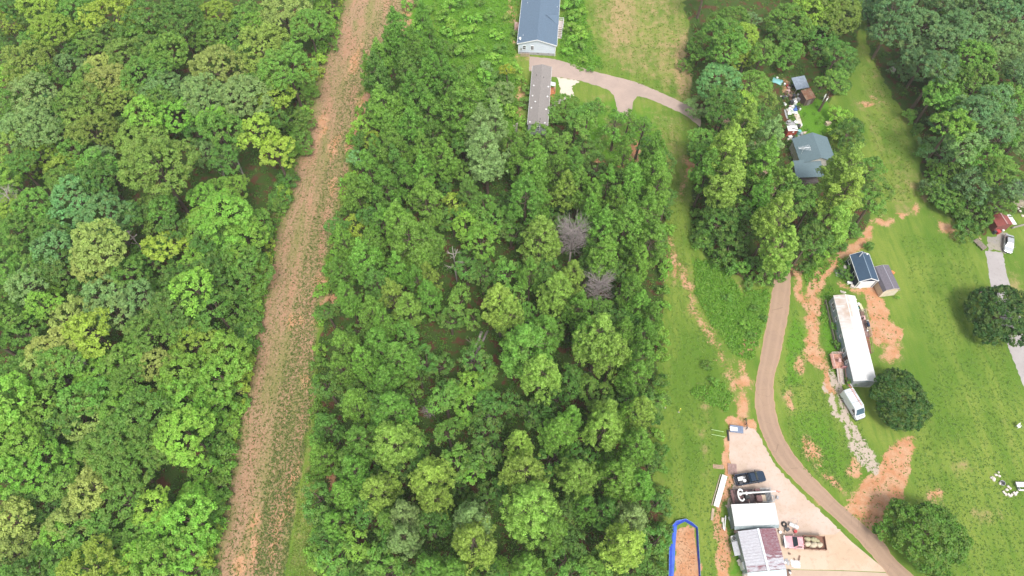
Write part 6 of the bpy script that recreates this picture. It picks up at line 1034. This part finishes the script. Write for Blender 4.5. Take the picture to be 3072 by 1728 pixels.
# boom truck
P = ZG('b', 1230, 815, 1.0); bt = empty('boom_truck', (P.x, P.y, 0), R(2), 'brown boom truck with white crane arm and pipe racks on the pad', 'boom truck'); DB_ = M('dark_brown_bed', (.075, .05, .05), .8, dirt=(.16, .09, .08), dirtamt=.4); RB_ = M('red_brown_bed', (.17, .09, .085), .8); RK = M('rack_metal', (.42, .44, .45), .5); WB = M('white_boom', (.78, .78, .76), .4, var=.05)
bb = B().box((-1.5, 0, .95), (3.9, 2.35, .16)).build('bed', DB_, bt)
for i in range(9): B().box((-3.2+i*.43, 0, 1.05), (.36, 2.25, .04)).build('plank', DB_ if i % 3 else RB_, bb)
for s_ in (-1, 1): B().box((-1.5, s_*1.2, 1.08), (3.9, .06, .2)).build('side_rail', DARKM, bt)
B().box((0, 0, .62), (6.9, .9, .28)).build('chassis', DARKM, bt); B().box((1.05, -.55, 1.35), (.95, 1.1, .95)).build('cab', RB_, bt, .08); B().box((1.05, .75, 1.3), (.9, .75, .8)).build('tool_box', RB_, bt, .05); B().box((2.5, 0, .85), (1.9, 2.2, .3)).build('front_body', DARKM, bt, .05); B().box((2.0, -.45, 1.08), (.8, 1.2, .16)).build('load', cm('tan'), bt, .03); B().box((-.9, -.2, 1.45), (.75, .65, .75)).build('winch', cm('black'), bt, .06); B().box((-.6, -1.05, 1.15), (.1, .25, .2)).build('hinge', cm('pale'), bt)
rk = B(); 
for s_ in (-1, 1): rk.beam((1.5, s_*1.12, 1.75), (3.35, s_*1.12, 1.75), .06)
for x in (1.55, 3.3):
    for s_ in (-1, 1): rk.beam((x, s_*1.12, .95), (x, s_*1.12, 1.75), .06)
ro = rk.build('rack', RK, bt)
for i in range(8): x = 1.6+i*.235; B().beam((x, -1.12 if i > 2 else .3, 1.77), (x, 1.12, 1.77), .045).build('rung', RK, ro)
gd = B(); pts = [(3.35, -.95), (3.6, -.95), (3.72, -.8), (3.72, -.2), (3.6, -.05), (3.35, -.05)]
for a, b_ in zip(pts, pts[1:]): gd.tube((*a, 1.45), (*b_, 1.45), .045, .045, 6); gd.tube((*a, 1.15), (*b_, 1.15), .045, .045, 6)
gd.build('bull_bar', RK, bt)
cr = B().tube((-1.95, .35, 1.0), (-1.95, .35, 1.6), .28, .26, 14).build('turret', WB, bt); rings = []
for i in range(13):
    a = R(40+280*i/12); rings.append([(-1.95+math.cos(a)*r_*.62, .1+math.sin(a)*r_*1.12, z) for r_, z in ((.72, 1.5), (.98, 1.5), (.98, 1.78), (.72, 1.78))])
B().loft(rings).build('turret_ring', WB, cr); B().tube((-1.9, .35, 2.0), (3.9, .45, 2.25), .16, .1, 4).build('boom', WB, bt); B().tube((-1.4, .3, 1.75), (.3, .38, 2.0), .09, .09, 8).build('cylinder', RK, bt); B().box((-1.1, .3, 2.0), (.3, .5, .4)).build('bracket', WB, bt, .04)
jb = B(); jb.beam((3.9, .45, 2.25), (4.7, .35, 2.1), .14); jb.beam((4.1, .65, 2.2), (4.4, .25, 2.15), .1); jb.build('jib', M('faded_red_paint', (.5, .22, .17), .7), bt); B().tube((4.65, .35, 1.4), (4.65, .35, 2.1), .02, .02).build('hook', DARKM, bt)
for x in (-2.6, -1.6, 2.6):
    for s_ in (-1, 1): wheel(bt, x, s_*1.0, .45, .3)
prop('box', ZG('b', 1945, 850, .2), 'grey', 'small grey weight on the ground under the crane tip', .8)
# pink truck with wooden bed and sacks
P = G(2413, 1628, .9); pt = empty('dump_truck', (P.x, P.y, 0), R(180-3), 'faded pink truck with a rusty wooden stake bed on the concrete', 'truck'); PKP = M('faded_pink_paint', (.62, .30, .33), .4, var=.1, dirt=(.68, .42, .42), dirtamt=.5); RW = M('rusty_wood', (.24, .12, .08), .9, var=.3)
hw, f = pickup(pt, PKP, 6.6, 1.95, False, 3.6)
B().box((f-.1, 0, .95), (.22, 1.95, .1)).build('hood_edge', WHITE, pt, .03)
bb = B().box((-1.55, 0, .95), (3.5, 2.1, .12)).build('bed', RW, pt)
for s_ in (-1, 1):
    for k in range(3): B().box((-1.55, s_*1.03, 1.14+k*.19), (3.5, .05, .16)).build('stake_board', RW if k != 1 else M('pink_brown_wood', (.36, .2, .16), .9), bb)
    for x in (-3.2, -2.1, -1.0, .1): B().box((x, s_*1.08, 1.3), (.09, .05, .75)).build('stake', RW, bb)
for x in (-3.28, .2): B().box((x, 0, 1.28), (.06, 2.1, .6)).build('end_board', RW, bb)
SKM = M('sandbag', (.50, .42, .30), .9, var=.25)
for i, (x, y, sx, lab) in enumerate(((-.35,.25,1.0,'large khaki sack at the cab end of the pink truck bed'),(-.5,-.55,.9,'khaki sack along the near side of the pink truck bed'),(-1.3,.35,1.1,'pale upright sack in the middle of the pink truck bed'),(-1.5,-.5,1.0,'mottled sack in the near middle of the pink truck bed'),(-2.3,.3,1.0,'rounded pale sack toward the tail of the pink truck bed'),(-2.1,-.35,.7,'small pinkish sack toward the tail of the pink truck bed'))):
    c, s_ = math.cos(pt.rotation_euler[2]), math.sin(pt.rotation_euler[2]); o = empty('sack', (pt.location.x+x*c-y*s_, pt.location.y+x*s_+y*c, 1.02), pt.rotation_euler[2]+[.2,-.1,.5,0,.3,-.4][i], lab, 'sack', 'sacks in the pink truck'); B().blob((0, 0, .3*sx), (.6*sx, .42*sx, .33*sx), 12, 7, i, .12).build('bag', SKM if i % 2 == 0 else M('olive_bag', (.36, .33, .2), .9, var=.3), o, smooth=True); B().tube((.5*sx, 0, .35*sx), (.7*sx, .03, .42*sx), .07, .12).build('neck', SKM, o)
# van
P = G(2561, 1213, 1.2); vn = empty('van', (P.x, P.y, 0), R(-71), 'white high-roofed van with red ladder on its roof beside the shade tree', 'van'); VP = M('van_white', (.60, .63, .66), .25, .0, .04, spec=.6)
hw = 1.02; B().loft([ring(2.72, hw*.72, .4, .75, .08), ring(2.6, hw*.92, .35, 1.02, .12), ring(2.05, hw, .35, 1.22, .15), ring(1.55, hw*.97, .35, 1.95, .2), ring(1.05, hw*.95, .35, 2.42, .25), ring(-2.5, hw*.95, .35, 2.5, .25), ring(-2.72, hw*.93, .38, 2.4, .25)]).build('body', VP, vn)
B().add([(2.02, -.85, 1.27), (2.02, .85, 1.27), (1.3, .74, 2.2), (1.3, -.74, 2.2)], [(0, 1, 2, 3)]).build('windscreen', M('blue_glass', (.06, .11, .15), .08), vn, loc=(.06, 0, .05))
for s_ in (-1, 1):
    B().add([(1.65, s_*.99, 1.3), (.85, s_*.99, 1.3), (.85, s_*.97, 1.95), (1.3, s_*.97, 1.95)], [(0, 1, 2, 3)]).build('side_window', GLASS, vn, loc=(0, s_*.04, 0)); B().box((1.75, s_*1.15, 1.35), (.14, .2, .3)).build('mirror', cm('dark'), vn, .03); B().box((2.56, s_*.72, .85), (.16, .3, .25)).build('headlight', LAMP, vn, .04); B().box((2.3, s_*.3, 1.135), (.1, .35, .02)).build('vent', DARKM, vn); B().box((-2.74, s_*.88, 1.1), (.05, .12, .5)).build('tail_light', TAILM, vn)
    for x in (1.75, -1.65): wheel(vn, x, s_*.9, .36, .24)
B().box((2.68, 0, .5), (.2, 1.8, .28)).build('bumper', cm('dark'), vn, .04); B().box((0, -hw*.96, .55), (3.6, .05, .12)).build('side_moulding', cm('grey'), vn)
for x in (-2.0, 0): B().box((x, 0, 2.56), (.08, 1.7, .08)).build('roof_bar', RK, vn)
c, s_ = math.cos(R(-71)), math.sin(R(-71)); ld = empty('ladder', (P.x-1.2*c-.55*s_*1.0, P.y-1.2*s_+.55*c, 2.62), R(-71), 'red and white ladder tied along the roof of the white van', 'ladder'); RL = M('ladder_red', (.62, .13, .07), .5)
for y in (-.2, .2): B().box((0, y, .05), (4.4, .05, .08)).build('stile', RL if y < 0 else WHITE, ld)
for i in range(13): B().tube((-2.1+i*.35, -.2, .05), (-2.1+i*.35, .2, .05), .025, .025, 6).build('rung', RL if i < 6 else WHITE, ld)
# silver car
P = ZG('h', 632, 700, .7); cr_ = empty('car', (P.x, P.y, 0), R(-112), 'silver car with dark windscreen parked by the red-roofed shed', 'car'); SP = M('silver_paint', (.52, .54, .55), .25, .5, .05)
hw = .9; B().loft([ring(2.3, hw*.68, .35, .62, .08), ring(2.15, hw*.9, .3, .72, .1), ring(1.2, hw, .28, .92, .12), ring(-1.6, hw, .28, .98, .12), ring(-2.15, hw*.92, .32, .95, .12), ring(-2.25, hw*.8, .38, .8, .1)]).build('body', SP, cr_); B().loft([ring(1.15, hw*.88, .85, .96, .04), ring(.4, hw*.72, .85, 1.42, .12), ring(-1.0, hw*.72, .85, 1.44, .12), ring(-1.75, hw*.85, .85, 1.0, .05)]).build('cabin', SP, cr_)
B().add([(1.1, -.7, .98), (1.1, .7, .98), (.42, .56, 1.4), (.42, -.56, 1.4)], [(0, 1, 2, 3)]).build('windscreen', GLASS, cr_, loc=(.05, 0, .04)); B().add([(-1.68, -.68, 1.02), (-1.68, .68, 1.02), (-1.05, .56, 1.42), (-1.05, -.56, 1.42)], [(0, 1, 2, 3)]).build('rear_window', GLASS, cr_, loc=(-.05, 0, .04))
for s_ in (-1, 1):
    B().add([(.8, s_*.82, 1.0), (-1.35, s_*.82, 1.02), (-1.0, s_*.68, 1.36), (.4, s_*.68, 1.36)], [(0, 1, 2, 3)]).build('side_window', GLASS, cr_, loc=(0, s_*.035, 0)); B().box((.8, s_*1.0, .98), (.12, .2, .12)).build('mirror', SP, cr_, .02); B().box((2.14, s_*.62, .62), (.15, .35, .13)).build('headlight', LAMP, cr_, .03); B().box((-2.22, s_*.62, .78), (.06, .3, .13)).build('tail_light', TAILM, cr_)
    for x in (1.4, -1.4): wheel(cr_, x, s_*.8, .32, .2)
B().box((2.22, 0, .4), (.16, 1.5, .16)).build('bumper', DARKM, cr_, .03)
# red-roofed shed, frames and stones near the right border
A_ = ZG('h', 612, 405, 2.9); B_ = ZG('h', 505, 240, 2.9); RR = M('red_metal_roof', (.26, .065, .055), .55, var=.15, lines=(1, 3, .06)); sh2, Ls, _ = gable('garden_shed', 'shed with dark red metal roof and white lean-to near the silver car', 'shed', A_, B_, 3.2, 2.2, 2.8, M('red_wall', (.22, .07, .06), .8), RR, None, .15, .12, .06)
B().box((0, 0, 2.9), (.18, Ls+.3, .03)).build('ridge_cap', M('pink_cap', (.5, .33, .32), .5), sh2); B().slab([(1.75, -Ls/2, 2.05), (3.0, -Ls/2, 1.8), (3.0, Ls/2, 1.8), (1.75, Ls/2, 2.05)], .06).build('lean_to_roof', cm('white'), sh2); [B().box((2.9, y, .87), (.08, .08, 1.74)).build('post', GREYWOOD, sh2) for y in (-Ls/2+.1, Ls/2-.1)]
for k, x, y, c_, lab, s_ in (('box',455,530,'red','red box in front of the red-roofed shed',1.6),('bucket',542,512,'white','white bucket in front of the red-roofed shed',1.2),('barrel',410,545,'dark','dark drum at the left corner of the red-roofed shed',1.0),('bag',345,210,'grey','grey bundle on the grass behind the red-roofed shed',1.6),('bag',425,190,'pale','pale bundle on the grass behind the red-roofed shed',1.5)): prop(k, ZG('h', x, y, .2), c_, lab, s_, group='odds and ends at the red-roofed shed')
pallet(ZG('h', 195, 715, .3), .5, 1.3, 2.6, M('grey_slats', (.25, .2, .17), .9), 'leaning grey wooden slat frame at the end of the neighbour driveway', 6, .5, 'slat_frame')
A_ = ZG('h', 690, 460, .4); B_ = ZG('h', 900, 405, .4); o = empty('garden_wall', ((A_.x+B_.x)/2, (A_.y+B_.y)/2, 0), math.atan2((B_-A_).y, (B_-A_).x), 'low grey timber edging wall right of the red-roofed shed', 'wall'); LL = (B_-A_).length; [B().box((0, 0, .12+.22*k), (LL, .25, .2)).build('sleeper', M('grey_sleeper', (.28, .25, .22), .9), o) for k in range(2)]
q = [ZG('h', *p_, 3) for p_ in ((770,-60),(880,60),(1150,-60),(1000,-300))]; c = sum(q, Vector())/4; hs_ = empty('house', (c.x+1, c.y, 0), -.35, 'corner of a dark-roofed building cut by the right border', 'house'); B().box((0, 0, 1.3), (6.4, 5.4, 2.6)).build('wall', M('tan_wall', (.5, .42, .33), .8), hs_); B().box((0, 0, 2.9), (7, 6, .5), taper=(.6, .5)).build('roof', M('black_shingle', (.045, .045, .055), .9), hs_)
for i, (x, y) in enumerate(((735,100),(805,135),(765,175),(800,215),(835,285),(700,135),(770,180))): prop('stone', ZG('h', x, y, .1), 'pale', f'pale stone by the dark-roofed building corner, {ORD[[1,4,2,5,6,0,3][i]]} of seven', 1.7 if i < 2 else 1.2, group='stones by the dark-roofed building')
st = [(290,915,.8),(250,955,1.1),(300,970,1.1),(175,1000,.9),(207,1015,1.7),(310,1085,1.1),(437,1135,1.1),(467,1163,1.1),(417,1187,1.2),(370,1230,1.4),(400,1258,1.2),(448,1272,1.7),(487,1270,1.4),(533,1250,1.7),(565,1232,1.4)]
wd = ['faint stone farthest up the fire ring group','left of the two small stones at the top of the fire ring group','right of the two small stones at the top of the fire ring group','small pale stone at the far left of the fire ring group','big pale stone at the left of the fire ring group','stone touching the left of the metal fire ring','uppermost of three stones right of the metal fire ring','rightmost of three stones right of the metal fire ring','lowest of three stones right of the metal fire ring','leftmost stone of the curved row','second stone from left in the curved row','third stone from left in the curved row','third stone from right in the curved row','second stone from right in the curved row','rightmost stone of the curved row']
for (x, y, s_), w in zip(st, wd): prop('stone' if y < 1225 else 'block', ZG('k', x, y, .1), 'pale', w, s_*.95, group='stones around the fire ring')
P = ZG('k', 352, 1080, .2); b = B(); n = 16
for i in range(n): a0, a1 = 6.28*i/n, 6.28*(i+1)/n; b.beam((.42*math.cos(a0), .42*math.sin(a0), .15), (.42*math.cos(a1), .42*math.sin(a1), .15), .05, .3)
o = empty('fire_ring', (P.x, P.y, 0), 0, 'round grey metal fire ring on the lawn among pale stones', 'fire ring'); b.build('ring', cm('grey'), o); B().tube((0, 0, 0), (0, 0, .06), .38, .38, 14).build('ash', cm('dark'), o)
P = ZG('k', 640, 1110, .6); o = empty('table', (P.x, P.y, 0), -.03, 'pale metal picnic table with bench cut by the right border', 'table'); [B().box((.4, .35-i*.22, .74), (2.6, .2, .05)).build('slat', cm('pale') if False else M('pale_metal_slat', (.62, .6, .6), .5), o) for i in range(4)]; B().box((.5, -.85, .44), (2.3, .28, .05)).build('bench_seat', M('pale_metal_slat', (.62, .6, .6), .5), o); [B().box((x, -.2, .36), (.08, 1.3, .7)).build('leg', RK, o) for x in (-.5, 1.3)]
prop('chair', ZG('k', 590, 205, .3), 'white', 'white garden chair alone on the lawn near the right border', 1.2, .4); P1 = ZG('k', 615, 225, .6); o = empty('stake', (P1.x+.6, P1.y, 0), 0, 'thin pale stake beside the white garden chair', 'stake'); B().tube((0, 0, 0), (0, 0, 1.0), .02, .02).build('rod', RK, o); B().tube((0, 0, 1), (0, 0, 1.15), .08, .08).build('knob', RK, o)
P = ZG('H', 1630, 505, .3); prop('crate', P, 'pale', 'pale crate at the grass edge below the top right wood', 1.8)

# ------------------------------------------------------------ thin summer haze
hz_m = bpy.data.materials.new('haze'); hz_m.use_nodes = True; hn = hz_m.node_tree; hn.nodes.clear(); ho = hn.nodes.new('ShaderNodeOutputMaterial'); hv = hn.nodes.new('ShaderNodeVolumePrincipled')
hv.inputs['Density'].default_value = 0.00015; hv.inputs['Color'].default_value = (.93, .96, 1, 1); hn.links.new(hv.outputs[0], ho.inputs['Volume'])
tag(B().box((0, 0, 61), (9000, 9000, 124)).build('haze', hz_m), kind='stuff')
